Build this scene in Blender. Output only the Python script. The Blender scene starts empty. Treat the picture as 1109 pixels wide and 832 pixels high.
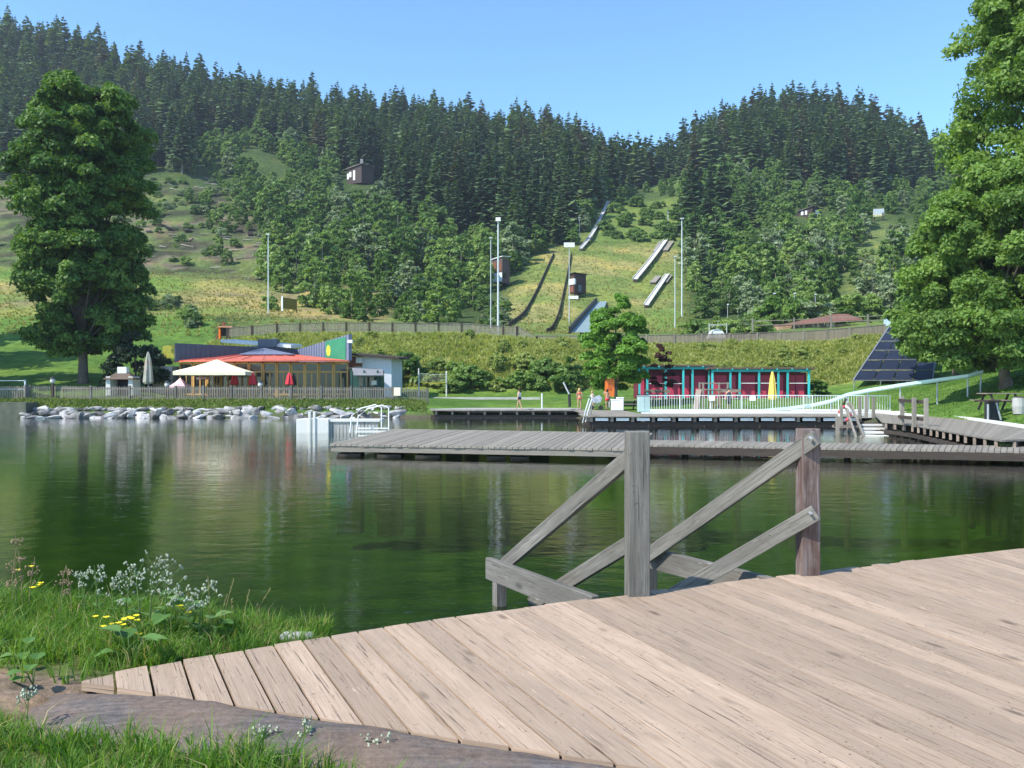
import bpy, math, random
import numpy as np
from mathutils import Vector, Matrix
R=math.radians
C=bpy.context.scene.collection
S=bpy.context.scene
rng=np.random.default_rng(7); random.seed(7)
# ---------------------------------------------------------------- camera, sky, sun, exposure
EYE=2.15; F=923.0; HX=554.5; HY=420.0
cam=bpy.data.cameras.new('camera'); co=bpy.data.objects.new('camera',cam); C.objects.link(co)
co.location=(0,0,EYE); co.rotation_euler=(R(90),0,0)
cam.sensor_width=36; cam.lens=36*F/1109; cam.shift_y=4/1109; cam.clip_start=.05; cam.clip_end=3000
S.camera=co
w=bpy.data.worlds.new('World'); S.world=w; w.use_nodes=True
SUNV=Vector((-.82,-.57,0)).normalized(); EL=48
sky=w.node_tree.nodes.new('ShaderNodeTexSky'); sky.sky_type='NISHITA'; sky.sun_disc=False
sky.sun_elevation=R(EL); sky.sun_rotation=math.atan2(SUNV.x,SUNV.y); sky.altitude=700; sky.air_density=1.0; sky.dust_density=.5; sky.ozone_density=1.6
bg=w.node_tree.nodes['Background']; tint=w.node_tree.nodes.new('ShaderNodeMixRGB'); tint.blend_type='MULTIPLY'; tint.inputs[0].default_value=1; tint.inputs[2].default_value=(.76,1.02,1.16,1)
w.node_tree.links.new(sky.outputs[0],tint.inputs[1]); w.node_tree.links.new(tint.outputs[0],bg.inputs[0]); bg.inputs[1].default_value=.15
sd=bpy.data.lights.new('sun','SUN'); sd.energy=3.9; sd.angle=R(.5); sd.color=(1,.95,.86)
so=bpy.data.objects.new('sun',sd); C.objects.link(so)
sv=Vector((SUNV.x*math.cos(R(EL)),SUNV.y*math.cos(R(EL)),math.sin(R(EL))))
so.rotation_euler=sv.to_track_quat('Z','Y').to_euler()
S.view_settings.view_transform='Standard'; S.view_settings.look='None'; S.view_settings.gamma=1; S.view_settings.exposure=.85
S.view_settings.use_curve_mapping=False
S.cycles.transparent_max_bounces=16; S.cycles.max_bounces=6
# ---------------------------------------------------------------- helpers
def X_(px,Y): return (px-HX)/F*Y
def Z_(py,Y): return EYE-(py-HY)/F*Y
def W(px,py,Y): return Vector((X_(px,Y),Y,Z_(py,Y)))
def G(px,py,z):
    Y=(EYE-z)*F/(py-HY); return Vector((X_(px,Y),Y,z))
def props(o,label=None,cat=None,group=None,kind=None):
    if label: o['label']=label
    if cat: o['category']=cat
    if group: o['group']=group
    if kind: o['kind']=kind
    return o
def thing(name,label,cat,loc=(0,0,0),rz=0,group=None):
    o=bpy.data.objects.new(name,None); C.objects.link(o); o.location=loc; o.rotation_euler=(0,0,rz); o.empty_display_size=.2
    return props(o,label,cat,group)
def dup(root,loc=None,rz=None,scale=None,label=None,group=None):
    def cp(o,par):
        c=o.copy(); C.objects.link(c)
        if par: c.parent=par
        for ch in kids.get(o.name,[]): cp(ch,c)
        return c
    kids={}
    def walk(o):
        kids[o.name]=list(o.children)
        for ch in o.children: walk(ch)
    walk(root); r=cp(root,None)
    if loc is not None: r.location=loc
    if rz is not None: r.rotation_euler=(0,0,rz)
    if scale is not None: r.scale=scale if hasattr(scale,'__len__') else (scale,)*3
    if label: r['label']=label
    if group: r['group']=group
    return r
class MB:
    def __init__(s): s.v=[];s.f=[];s.uv=[];s.mi=[];s.var=[]
    def face(s,ps,uv=None,mi=0,var=.5):
        b=len(s.v); s.v+= [tuple(p) for p in ps]; s.f.append(tuple(range(b,b+len(ps))))
        s.uv+= uv if uv else [(0,0)]*len(ps); s.mi.append(mi); s.var.append(var)
    def hexa(s,p,mi=0,var=None,L=1.,off=None):   # p: 8 corners, 0-3 start end loop, 4-7 finish end loop
        if var is None: var=random.random()
        if off is None: off=random.random()*50
        b=len(s.v); s.v+=[tuple(q) for q in p]
        w=[(Vector(p[i])-Vector(p[(i+1)%4])).length for i in range(4)]
        L=(Vector(p[4])-Vector(p[0])).length; acc=off
        for i in range(4):
            j=(i+1)%4; s.f.append((b+i,b+j,b+4+j,b+4+i)); s.uv+=[(off,acc),(off,acc+w[i]),(off+L,acc+w[i]),(off+L,acc)]; acc+=w[i]
            s.mi.append(mi); s.var.append(var)
        s.f.append((b+3,b+2,b+1,b)); s.uv+=[(off,acc),(off+.02,acc),(off+.02,acc+.02),(off,acc+.02)]
        s.f.append((b+4,b+5,b+6,b+7)); s.uv+=[(off,acc),(off+.02,acc),(off+.02,acc+.02),(off,acc+.02)]
        s.mi+=[mi,mi]; s.var+=[var,var]
        return s
    def box(s,c,d,rz=0,mi=0,var=None,axis=None):
        c=Vector(c); hx,hy,hz=d[0]/2,d[1]/2,d[2]/2; m=Matrix.Rotation(rz,3,'Z')
        if axis is None: axis=max(range(3),key=lambda i:d[i])
        if axis==0: P=[(-hx,-hy,-hz),(-hx,hy,-hz),(-hx,hy,hz),(-hx,-hy,hz)]; Q=[(hx,a[1],a[2]) for a in P]
        elif axis==1: P=[(hx,-hy,-hz),(-hx,-hy,-hz),(-hx,-hy,hz),(hx,-hy,hz)][::-1]; Q=[(a[0],hy,a[2]) for a in P]
        else: P=[(-hx,-hy,-hz),(hx,-hy,-hz),(hx,hy,-hz),(-hx,hy,-hz)]; Q=[(a[0],a[1],hz) for a in P]
        return s.hexa([c+m@Vector(a) for a in P+Q],mi,var)
    def beam(s,a,b,wd,ht,mi=0,var=None,up=(0,0,1)):
        a=Vector(a);b=Vector(b);d=(b-a).normalized();u=Vector(up)
        if abs(d.dot(u))>.98: u=Vector((0,1,0))
        r=d.cross(u).normalized(); u=r.cross(d)
        k=[(-1,-1),(1,-1),(1,1),(-1,1)]
        return s.hexa([p+r*(i*wd/2)+u*(j*ht/2) for p in (a,b) for i,j in k],mi,var)
    def tube(s,pts,rad,n=8,mi=0,var=None,cap=True):
        if var is None: var=random.random()
        pts=[Vector(p) for p in pts]
        if not hasattr(rad,'__len__'): rad=[rad]*len(pts)
        b=len(s.v); off=random.random()*9
        for i,p in enumerate(pts):
            d=(pts[min(i+1,len(pts)-1)]-pts[max(i-1,0)]).normalized()
            u=Vector((0,0,1)) if abs(d.z)<.9 else Vector((1,0,0)); r=d.cross(u).normalized(); u=r.cross(d)
            for k in range(n):
                a=2*math.pi*k/n; s.v.append(tuple(p+(r*math.cos(a)+u*math.sin(a))*rad[i]))
        L=0
        for i in range(len(pts)-1):
            l=(pts[i+1]-pts[i]).length
            for k in range(n):
                k2=(k+1)%n; s.f.append((b+i*n+k,b+i*n+k2,b+(i+1)*n+k2,b+(i+1)*n+k)); s.mi.append(mi); s.var.append(var)
                c=2*math.pi*max(rad[i],.01)/n
                s.uv+=[(off+L,k*c),(off+L,(k+1)*c),(off+L+l,(k+1)*c),(off+L+l,k*c)]
            L+=l
        if cap:
            for base,rev in ((b,True),(b+(len(pts)-1)*n,False)):
                t=tuple(range(base,base+n)); s.f.append(t[::-1] if rev else t); s.uv+=[(0,0)]*n; s.mi.append(mi); s.var.append(var)
        return s
    def lathe(s,prof,c=(0,0,0),n=12,mi=0,var=None):
        return s.tube([(c[0],c[1],c[2]+z) for r,z in prof],[max(r,.001) for r,z in prof],n,mi,var)
    def prism(s,poly,z0,z1,mi=0,var=.5):
        n=len(poly); a=[(p[0],p[1],z0) for p in poly]; b=[(p[0],p[1],z1) for p in poly]
        s.face(b,[(p[0],p[1]) for p in poly],mi,var); s.face(a[::-1],None,mi,var)
        for i in range(n):
            j=(i+1)%n; l=math.hypot(poly[j][0]-poly[i][0],poly[j][1]-poly[i][1]); s.face([a[i],a[j],b[j],b[i]],[(0,z0),(l,z0),(l,z1),(0,z1)],mi,var)
        return s
    def solid(s,front,d,mi=0,var=.5):       # polygon in space pushed along vector d
        d=Vector(d); A=[Vector(p) for p in front]; B=[p+d for p in A]; n=len(A)
        s.face(A,[(p.x,p.z) for p in A],mi,var); s.face(B[::-1],[(p.x,p.z) for p in B[::-1]],mi,var)
        for i in range(n):
            j=(i+1)%n; s.face([A[j],A[i],B[i],B[j]],None,mi,var)
        return s
    def build(s,name,mats,parent=None,smooth=False,world=True,label=None,bevel=0):
        me=bpy.data.meshes.new(name)
        off=Vector((0,0,0))
        V=s.v
        if parent is not None and world:
            inv=(Matrix.Translation(parent.location)@parent.rotation_euler.to_matrix().to_4x4()).inverted() if parent.parent is None else Matrix.Identity(4)
            if parent.parent is not None:
                g=parent.parent; inv=(Matrix.Translation(g.location)@g.rotation_euler.to_matrix().to_4x4()).inverted()
            V=[tuple(inv@Vector(p)) for p in V]
        me.from_pydata(V,[],s.f)
        uv=me.uv_layers.new(name='UVMap'); uv.data.foreach_set('uv',np.array(s.uv,dtype=np.float32).ravel())
        at=me.attributes.new('var','FLOAT','FACE'); at.data.foreach_set('value',np.array(s.var,dtype=np.float32))
        for m in (mats if isinstance(mats,(list,tuple)) else [mats]): me.materials.append(m)
        me.polygons.foreach_set('material_index',np.array(s.mi,dtype=np.int32))
        if smooth: me.polygons.foreach_set('use_smooth',np.ones(len(me.polygons),dtype=bool))
        me.update()
        o=bpy.data.objects.new(name,me); C.objects.link(o)
        if parent is not None: o.parent=parent
        if label: o['label']=label
        if bevel:
            b=o.modifiers.new('b','BEVEL'); b.width=bevel; b.segments=2; b.limit_method='ANGLE'
        return o
def one(name,mb,mats,label,cat,group=None,loc=None,smooth=False,bevel=0):   # a thing that is one mesh
    o=mb.build(name,mats,None,smooth,bevel=bevel); return props(o,label,cat,group)
def npmesh(name,V,Fc,mats,var=None,smooth=False,mi=None,parent=None,col=None):
    me=bpy.data.meshes.new(name); V=np.asarray(V,dtype=np.float32); Fc=np.asarray(Fc,dtype=np.int32)
    k=Fc.shape[1]; me.vertices.add(len(V)); me.vertices.foreach_set('co',V.ravel())
    me.loops.add(Fc.size); me.loops.foreach_set('vertex_index',Fc.ravel())
    me.polygons.add(len(Fc)); me.polygons.foreach_set('loop_start',np.arange(0,Fc.size,k,dtype=np.int32))
    if mi is not None: me.polygons.foreach_set('material_index',np.asarray(mi,dtype=np.int32))
    if smooth: me.polygons.foreach_set('use_smooth',np.ones(len(Fc),dtype=bool))
    if var is not None:
        at=me.attributes.new('var','FLOAT','FACE'); at.data.foreach_set('value',np.asarray(var,dtype=np.float32))
    if col is not None:
        at=me.attributes.new('gcol','FLOAT_COLOR','POINT'); at.data.foreach_set('color',np.asarray(col,dtype=np.float32).ravel())
    for m in (mats if isinstance(mats,(list,tuple)) else [mats]): me.materials.append(m)
    me.update(calc_edges=True); me.validate()
    o=bpy.data.objects.new(name,me); C.objects.link(o)
    if parent: o.parent=parent
    return o
def sst(a,b,x): t=np.clip((x-a)/(b-a),0,1); return t*t*(3-2*t)
# value noise for numpy
_T=rng.random((256,256))
def vnoise(x,y):
    x=np.asarray(x,float); y=np.asarray(y,float)
    xi=np.floor(x).astype(int); yi=np.floor(y).astype(int); fx=x-xi; fy=y-yi; fx=fx*fx*(3-2*fx); fy=fy*fy*(3-2*fy)
    g=lambda a,b:_T[a%256,b%256]
    return (g(xi,yi)*(1-fx)+g(xi+1,yi)*fx)*(1-fy)+(g(xi,yi+1)*(1-fx)+g(xi+1,yi+1)*fx)*fy
def fbm(x,y,o=4):
    s=0;a=.5
    for i in range(o): s=s+a*vnoise(x*2**i+17*i,y*2**i+31*i); a/=2
    return s/(1-.5**o)
# ---------------------------------------------------------------- materials
class N:
    def __init__(s,name):
        s.m=bpy.data.materials.new(name); s.m.use_nodes=True; s.t=s.m.node_tree; s.n=s.t.nodes; s.p=s.n['Principled BSDF']; s.out=s.n['Material Output']
    def a(s,ty,ins=None,**k):
        n=s.n.new('ShaderNode'+ty)
        for x,y in k.items(): setattr(n,x,y)
        for x,y in (ins or {}).items(): s.set(n.inputs[x],y)
        return n
    def set(s,sock,v):
        if isinstance(v,bpy.types.NodeSocket): s.t.links.new(v,sock)
        elif isinstance(v,bpy.types.Node): s.t.links.new(v.outputs[0],sock)
        else:
            if hasattr(v,'__len__') and len(v)==3 and sock.type=='RGBA': v=(*v,1)
            sock.default_value=v
    def ramp(s,f,stops):
        n=s.a('ValToRGB',{0:f}); e=n.color_ramp.elements
        while len(e)<len(stops): e.new(.5)
        for i,(p,c) in enumerate(stops):
            e[i].position=p; e[i].color=(*c,1) if hasattr(c,'__len__') else (c,c,c,1)
        return n
    def mix(s,f,a,b,ty='MIX'):
        n=s.a('MixRGB',{0:f,1:a,2:b}); n.blend_type=ty; return n
    def math(s,op,a,b=0.,clamp=False):
        n=s.a('Math',{0:a,1:b},operation=op); n.use_clamp=clamp; return n
    def noise(s,vec,scale,detail=4,rough=.55,dist=0.):
        return s.a('TexNoise',{'Vector':vec,'Scale':scale,'Detail':detail,'Roughness':rough,'Distortion':dist})
    def mapping(s,vec,sc): return s.a('Mapping',{0:vec,3:sc})
    def bump(s,h,st,dist=.02): return s.a('Bump',{'Strength':st,'Distance':dist,'Height':h})
MATS={}
def simple(name,c,rough=.6,vary=.25,scale=3.,bump=0.,metal=0.,spec=.4,rnd=.15,dirt=None):
    if name in MATS: return MATS[name]
    n=N(name); tc=n.a('TexCoord'); nz=n.noise(tc.outputs['Object'],scale,6,.6)
    lo=tuple(x*(1-vary) for x in c); hi=tuple(min(1,x*(1+vary)) for x in c)
    col=n.ramp(nz,[(.3,lo),(.7,hi)])
    oi=n.a('ObjectInfo'); k=n.math('MULTIPLY_ADD',oi.outputs['Random'],rnd*2); k.inputs[2].default_value=1-rnd
    hs=n.a('HueSaturation',{'Color':col.outputs[0],'Value':k})
    res=hs.outputs[0]
    if dirt:
        d=n.noise(tc.outputs['Object'],scale*.6,5,.7); res=n.mix(n.ramp(d,[(.5,0),(.7,.6)]).outputs[0],res,dirt).outputs[0]
    n.set(n.p.inputs['Base Color'],res); n.p.inputs['Roughness'].default_value=rough; n.p.inputs['Metallic'].default_value=metal
    n.p.inputs['Specular IOR Level'].default_value=spec
    if bump: n.set(n.p.inputs['Normal'],n.bump(n.noise(tc.outputs['Object'],scale*6,5,.6),bump))
    MATS[name]=n.m; return n.m
def wood(name,light,mid,dark,rough=.8,stain=None,bumps=.5,knots=True,dirt=.5,grain=1.):
    n=N(name); uv=n.a('UVMap').outputs[0]; va=n.a('Attribute',attribute_name='var').outputs['Fac']
    sep=n.a('SeparateXYZ',{0:uv}); vo=n.math('MULTIPLY',va,37.)
    u2=n.math('ADD',sep.outputs[0],vo)
    vec=n.a('CombineXYZ',{0:u2,1:sep.outputs[1],2:vo}).outputs[0]
    g1=n.noise(n.mapping(vec,(1.3,38*grain,1)).outputs[0],1.,7,.65,.6)
    g2=n.noise(n.mapping(vec,(5,150*grain,1)).outputs[0],1.,4,.7)
    big=n.noise(n.mapping(vec,(.9,2.5,1)).outputs[0],1.,5,.6)
    col=n.ramp(g1,[(.28,dark),(.45,mid),(.68,light)]).outputs[0]
    col=n.mix(.45,col,n.ramp(g2,[(.3,dark),(.5,mid),(.75,light)]).outputs[0]).outputs[0]
    # per board tone
    tone=n.ramp(va,[(0,.80),(.35,.95),(.7,1.05),(1,1.16)]).outputs[0]
    col=n.mix(1.,col,tone,'MULTIPLY').outputs[0]
    wn=n.a('TexWhiteNoise',{'W':va},noise_dimensions='1D')
    col=n.mix(n.math('MULTIPLY',n.ramp(big,[(.42,0),(.62,1)]).outputs[0],dirt).outputs[0],col,mid if stain is None else stain).outputs[0]
    h=n.math('ADD',g1.outputs[0],n.math('MULTIPLY',g2.outputs[0],.6)).outputs[0]
    # splits: thin dark dashes along the grain
    sp=n.noise(n.mapping(vec,(2.2,95*grain,1)).outputs[0],1.,2,.5,.4); cr=n.ramp(sp,[(.31,1),(.35,0)]).outputs[0]
    col=n.mix(n.math('MULTIPLY',cr,.75).outputs[0],col,tuple(x*.35 for x in dark)).outputs[0]
    h=n.math('SUBTRACT',h,n.math('MULTIPLY',cr,.8).outputs[0]).outputs[0]
    if knots:
        dv=n.mix(.06,n.mapping(vec,(1.5,4.2,1)).outputs[0],n.noise(vec,8.,3).outputs['Color']).outputs[0]
        vo2=n.a('TexVoronoi',{'Vector':dv,'Scale':1.15,'Randomness':1.}); k=n.ramp(vo2.outputs['Distance'],[(.05,1),(.17,0)]).outputs[0]
        k=n.math('MULTIPLY',k,n.ramp(vo2.outputs['Color'],[(.40,0),(.46,.85)]).outputs[0]).outputs[0]
        col=n.mix(k,col,tuple(x*.55 for x in dark)).outputs[0]
        li=n.noise(n.mapping(vec,(4.5,70,1)).outputs[0],1.,3,.6,.6); lm=n.math('MULTIPLY',n.ramp(li,[(.66,0),(.70,.8)]).outputs[0],n.ramp(n.noise(vec,1.7,3).outputs[0],[(.45,0),(.6,1)]).outputs[0]).outputs[0]
        col=n.mix(lm,col,tuple(min(1,x*1.5) for x in light)).outputs[0]
        sm=n.noise(n.mapping(vec,(1.6,9,1)).outputs[0],1.,5,.65,.8); col=n.mix(n.ramp(sm,[(.60,0),(.74,.4)]).outputs[0],col,dark).outputs[0]
        # flakes and pits
        fl=n.a('TexVoronoi',{'Vector':n.mapping(vec,(22,60,1)).outputs[0],'Scale':1.,'Randomness':1.}); fm=n.ramp(fl.outputs['Distance'],[(.10,1),(.2,0)]).outputs[0]
        fm=n.math('MULTIPLY',fm,n.ramp(n.noise(vec,3.1,4).outputs[0],[(.44,0),(.58,.85)]).outputs[0]).outputs[0]
        col=n.mix(fm,col,tuple(x*.6 for x in dark)).outputs[0]
        h=n.math('SUBTRACT',h,fm).outputs[0]
    n.set(n.p.inputs['Base Color'],col); n.p.inputs['Roughness'].default_value=rough; n.p.inputs['Specular IOR Level'].default_value=.25
    n.set(n.p.inputs['Normal'],n.bump(h,bumps,.006))
    MATS[name]=n.m; return n.m
DECK=wood('wood_deck',(.475,.352,.255),(.39,.283,.202),(.22,.155,.108),stain=(.29,.218,.16),dirt=.55,bumps=.6)
GREY=wood('wood_weathered',(.285,.268,.235),(.165,.152,.130),(.062,.054,.044),stain=(.10,.09,.076),bumps=.6,dirt=.6)
GREYL=wood('wood_pale_grey',(.35,.315,.265),(.24,.212,.173),(.105,.09,.07),knots=False,bumps=.3)
BROWNP=wood('wood_old_brown',(.36,.30,.25),(.24,.19,.155),(.12,.09,.07),knots=False,bumps=.3)
DARKW=wood('wood_dark',(.085,.07,.055),(.055,.042,.034),(.025,.02,.017),knots=False,bumps=.3)
HONEY=wood('wood_honey',(.66,.40,.15),(.56,.32,.11),(.36,.19,.07),knots=False,bumps=.1,dirt=.1)
REDW=wood('wood_redbrown',(.30,.12,.07),(.22,.08,.05),(.12,.04,.03),knots=False,bumps=.2)
def foliage(name,c_dark,c_mid,c_light,transl=.3,scale=.25,rnd=.25,yellow=None):
    n=N(name); geo=n.a('NewGeometry'); va=n.a('Attribute',attribute_name='var').outputs['Fac']; oi=n.a('ObjectInfo').outputs['Random']
    nz=n.noise(geo.outputs['Position'],scale,3,.5)
    f=n.math('ADD',n.math('MULTIPLY',va,.55),n.math('MULTIPLY',nz.outputs[0],.45)).outputs[0]
    f=n.math('ADD',f,n.math('MULTIPLY',n.math('SUBTRACT',oi,.5),rnd)).outputs[0]
    col=n.ramp(f,[(.2,c_dark),(.5,c_mid),(.85,c_light)]).outputs[0]
    if yellow:
        y=n.noise(geo.outputs['Position'],scale*.35,3,.5); col=n.mix(n.ramp(y,[(.5,0),(.66,.8)]).outputs[0],col,yellow).outputs[0]
    n.set(n.p.inputs['Base Color'],col); n.p.inputs['Roughness'].default_value=.55; n.p.inputs['Specular IOR Level'].default_value=.25
    tr=n.a('BsdfTranslucent',{'Color':n.mix(1.,col,(1.5,1.6,.5),'MULTIPLY').outputs[0]}); mx=n.a('MixShader',{0:transl,1:n.p.outputs[0],2:tr.outputs[0]})
    n.t.links.new(mx.outputs[0],n.out.inputs[0]); MATS[name]=n.m; return n.m
SPRUCE=foliage('spruce_needles',(.030,.062,.026),(.058,.105,.042),(.105,.160,.060),.12,.12,.5)
SPRUCEB=foliage('brown_needles',(.05,.055,.028),(.085,.085,.04),(.12,.11,.05),.12,.12,.3)
LARCH=foliage('pale_conifer_needles',(.05,.09,.035),(.09,.145,.05),(.14,.20,.07),.2,.12,.4)
LEAFA=foliage('leaf_mid',(.080,.145,.036),(.155,.25,.062),(.25,.34,.095),.3,.12,.6)
LEAFB=foliage('leaf_silver',(.12,.165,.085),(.21,.27,.14),(.32,.38,.23),.25,.15,.4)
LEAFC=foliage('leaf_bright',(.08,.17,.025),(.14,.28,.04),(.24,.40,.06),.35,.3,.2)
LEAFD=foliage('leaf_maple_dark',(.045,.100,.020),(.092,.175,.032),(.18,.28,.05),.28,.25,.1)
LEAFE=foliage('leaf_ash',(.085,.155,.032),(.155,.255,.052),(.25,.36,.085),.35,.3,.15)
LEAFP=foliage('leaf_purple',(.03,.012,.015),(.06,.022,.025),(.10,.05,.04),.3,.5,.1)
BANKG=foliage('bank_grass',(.20,.25,.065),(.33,.36,.11),(.47,.45,.19),.35,.22,0,)
GRASS=foliage('foreground_grass',(.05,.12,.018),(.11,.22,.030),(.26,.34,.07),.4,2.5,0)
DRY=foliage('dry_grass',(.24,.20,.08),(.36,.30,.13),(.50,.43,.22),.3,2.,0)
BARK=simple('bark',(.13,.105,.08),.9,.4,2.,.6)
BARKP=simple('bark_pale',(.26,.23,.19),.9,.35,2.,.4)
WHITE=simple('white_paint',(.78,.78,.76),.5,.06,2.,rnd=.03,dirt=(.5,.49,.45))
WHITEP=simple('white_plastic',(.60,.59,.54),.4,.05,1.,rnd=.02)
CONC=simple('concrete',(.42,.41,.38),.85,.18,2.,.3)
CONCW=simple('concrete_pale',(.74,.72,.67),.8,.10,1.2,.2)
STEEL=simple('galvanised_steel',(.45,.47,.48),.45,.12,3.,metal=.4)
STEELP=simple('pale_metal_rail',(.62,.66,.64),.4,.1,3.,metal=.2)
NAVY_SHADE=simple('navy_shade_metal',(.055,.075,.115),.45,.1,2.,spec=.5)  # parapet metal with its shaded side painted in; also the ventilation unit
LAV_LIT=simple('blue_grey_lit_metal',(.17,.19,.27),.45,.08,2.)  # same parapet metal painted as its sunlit side; also the canopy roof
REDROOF=simple('red_roof_metal',(.50,.12,.075),.5,.12,1.5)
TURQ=simple('turquoise_paint',(.05,.48,.50),.5,.08,2.)
PINK=simple('crimson_paint',(.52,.05,.10),.55,.12,2.)
PINKD=simple('dark_crimson_paint',(.16,.018,.04),.6,.15,2.)
DGREEN=simple('dark_green_paint',(.018,.07,.055),.6,.15,2.)
SIGNG=simple('sign_green',(.04,.22,.12),.5,.08,2.)
YEL=simple('yellow_paint',(.80,.62,.05),.5,.06,2.)
YELF=simple('yellow_fabric',(.80,.62,.12),.8,.08,2.)
CREAM=simple('cream_canvas',(.82,.74,.52),.8,.05,2.)
REDF=simple('red_fabric',(.60,.035,.05),.8,.12,3.)
PINKF=simple('pink_white_fabric',(.78,.45,.48),.8,.4,9.)
ORANGE=simple('orange_plastic',(.85,.20,.03),.45,.08,2.)
BLACK=simple('black_rubber',(.02,.02,.022),.6,.2,3.)
ROOFB=simple('brown_shingle',(.12,.085,.065),.85,.25,3.,.4)
ROOFG=simple('grey_sheet_roof',(.20,.20,.205),.7,.15,3.)
GLASS=simple('dark_window_glass',(.03,.032,.03),.08,.3,1.,spec=.6)
SLIDE=simple('slide_aqua',(.56,.76,.74),.35,.06,1.)
MATB=simple('landing_mat_blue',(.20,.27,.28),.7,.1,1.)
SKIN=simple('skin',(.55,.31,.21),.6,.05,3.)
HAIR=simple('dark_hair',(.03,.02,.015),.6,.2,9.)
BLONDE=simple('fair_hair',(.40,.26,.12),.6,.2,9.)
CLW=simple('white_cotton',(.75,.74,.72),.9,.05,5.)
CLD=simple('dark_cloth',(.03,.035,.05),.9,.1,5.)
BIK=simple('orange_swimwear',(.65,.13,.05),.8,.1,5.)
BRICK=simple('brick_pale',(.50,.42,.36),.85,.2,4.,.3)
def rockmat(name,c1,c2,c3,sc=1.2):
    n=N(name); tc=n.a('TexCoord'); g=n.a('NewGeometry'); nz=n.noise(g.outputs['Position'],sc,8,.65); oi=n.a('ObjectInfo').outputs['Random']
    f=n.math('ADD',nz.outputs[0],n.math('MULTIPLY',n.math('SUBTRACT',oi,.5),.35)).outputs[0]
    col=n.ramp(f,[(.3,c1),(.48,c2),(.68,c3)]).outputs[0]
    n.set(n.p.inputs['Base Color'],col); n.p.inputs['Roughness'].default_value=.85
    n.set(n.p.inputs['Normal'],n.bump(n.noise(g.outputs['Position'],sc*5,8,.7),.7,.05)); MATS[name]=n.m; return n.m
ROCK=rockmat('pale_rock',(.075,.072,.068),(.24,.23,.22),(.52,.50,.48),1.3)
KERB0=rockmat('kerb_timber_plain',(.055,.045,.04),(.115,.098,.09),(.21,.19,.18),5.)
n=N('kerb_timber'); g=n.a('NewGeometry').outputs['Position']
mpv=n.a('Mapping',{0:g,2:(0,0,R(20)),3:(1.2,13,13)}); k1=n.noise(mpv.outputs[0],1.6,8,.7,.5); k2=n.noise(g,2.3,6,.65); k3=n.noise(g,22,5,.7)
c=n.ramp(k1,[(.3,(.045,.036,.030)),(.5,(.115,.097,.088)),(.72,(.22,.195,.185))]).outputs[0]
c=n.mix(n.ramp(k2,[(.38,0),(.58,.8)]).outputs[0],c,(.17,.115,.08)).outputs[0]
c=n.mix(.5,c,n.mix(1.,c,n.ramp(k3,[(.3,.4),(.7,1.7)]).outputs[0],'MULTIPLY').outputs[0]).outputs[0]
n.set(n.p.inputs['Base Color'],c); n.p.inputs['Roughness'].default_value=.85; n.set(n.p.inputs['Normal'],n.bump(n.math('ADD',k1,k3).outputs[0],.8,.015)); KERB=n.m
DIRT=rockmat('bare_earth',(.10,.07,.05),(.25,.17,.125),(.37,.27,.21),5.)
# ground: vertex ground-cover colour broken up by fine noise
def groundmat(name,fs,bs):
    n=N(name); g=n.a('NewGeometry'); a=n.a('Attribute',attribute_name='gcol').outputs['Color']
    n1=n.noise(g.outputs['Position'],fs,8,.7); n2=n.noise(g.outputs['Position'],fs*.13,5,.6)
    c=n.mix(1.,a,n.ramp(n1,[(.3,.55),(.5,1.),(.72,1.45)]).outputs[0],'MULTIPLY').outputs[0]
    c=n.mix(1.,c,n.ramp(n2,[(.35,(.75,.82,.75)),(.5,(1.,1.,1.)),(.65,(1.3,1.16,.95))]).outputs[0],'MULTIPLY').outputs[0]
    n.set(n.p.inputs['Base Color'],c); n.p.inputs['Roughness'].default_value=.95; n.p.inputs['Specular IOR Level'].default_value=.1
    n.set(n.p.inputs['Normal'],n.bump(n1.outputs[0],.8,bs)); MATS[name]=n.m; return n.m
TERR=groundmat('hillside_ground',.9,.6); NEARG=groundmat('near_ground',14.,.03)
# water
n=N('pond_water'); g=n.a('NewGeometry').outputs['Position']
r1=n.noise(n.mapping(g,(1.,1.6,1)).outputs[0],1.6,3,.55,.3); r2=n.noise(n.mapping(g,(1.,2.2,1)).outputs[0],6.5,3,.6,.2); r3=n.noise(g,.22,2,.5)
amp=n.ramp(r3,[(.35,.45),(.65,1.)]).outputs[0]
h=n.math('MULTIPLY',n.math('ADD',r1.outputs[0],n.math('MULTIPLY',r2.outputs[0],.22).outputs[0]).outputs[0],amp).outputs[0]
b=n.bump(h,.30,.04)
fr=n.a('Fresnel',{'IOR':1.33,'Normal':b.outputs[0]})
gl=n.a('BsdfGlossy',{'Color':(1,1,1,1),'Roughness':.03,'Normal':b.outputs[0]})
tr=n.a('BsdfTransparent',{'Color':(.50,.70,.34,1)})
mx=n.a('MixShader',{0:n.math('MULTIPLY',fr.outputs[0],1.15,True).outputs[0],1:tr.outputs[0],2:gl.outputs[0]})
n.t.links.new(mx.outputs[0],n.out.inputs[0]); WATER=n.m
n=N('pond_bed'); g=n.a('NewGeometry').outputs['Position']
v=n.a('TexVoronoi',{'Vector':n.mix(.1,g,n.noise(g,3.,3).outputs['Color']).outputs[0],'Scale':5.5}); v2=n.a('TexVoronoi',{'Vector':g,'Scale':2.1})
st=n.ramp(v.outputs['Distance'],[(.12,1),(.3,0)]).outputs[0]
st=n.math('MULTIPLY',st,n.ramp(v.outputs['Color'],[(.50,0),(.7,1)]).outputs[0]).outputs[0]
base=n.ramp(n.noise(g,.7,6,.65),[(.3,(.026,.046,.014)),(.55,(.050,.080,.024)),(.75,(.088,.118,.040))]).outputs[0]
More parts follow.
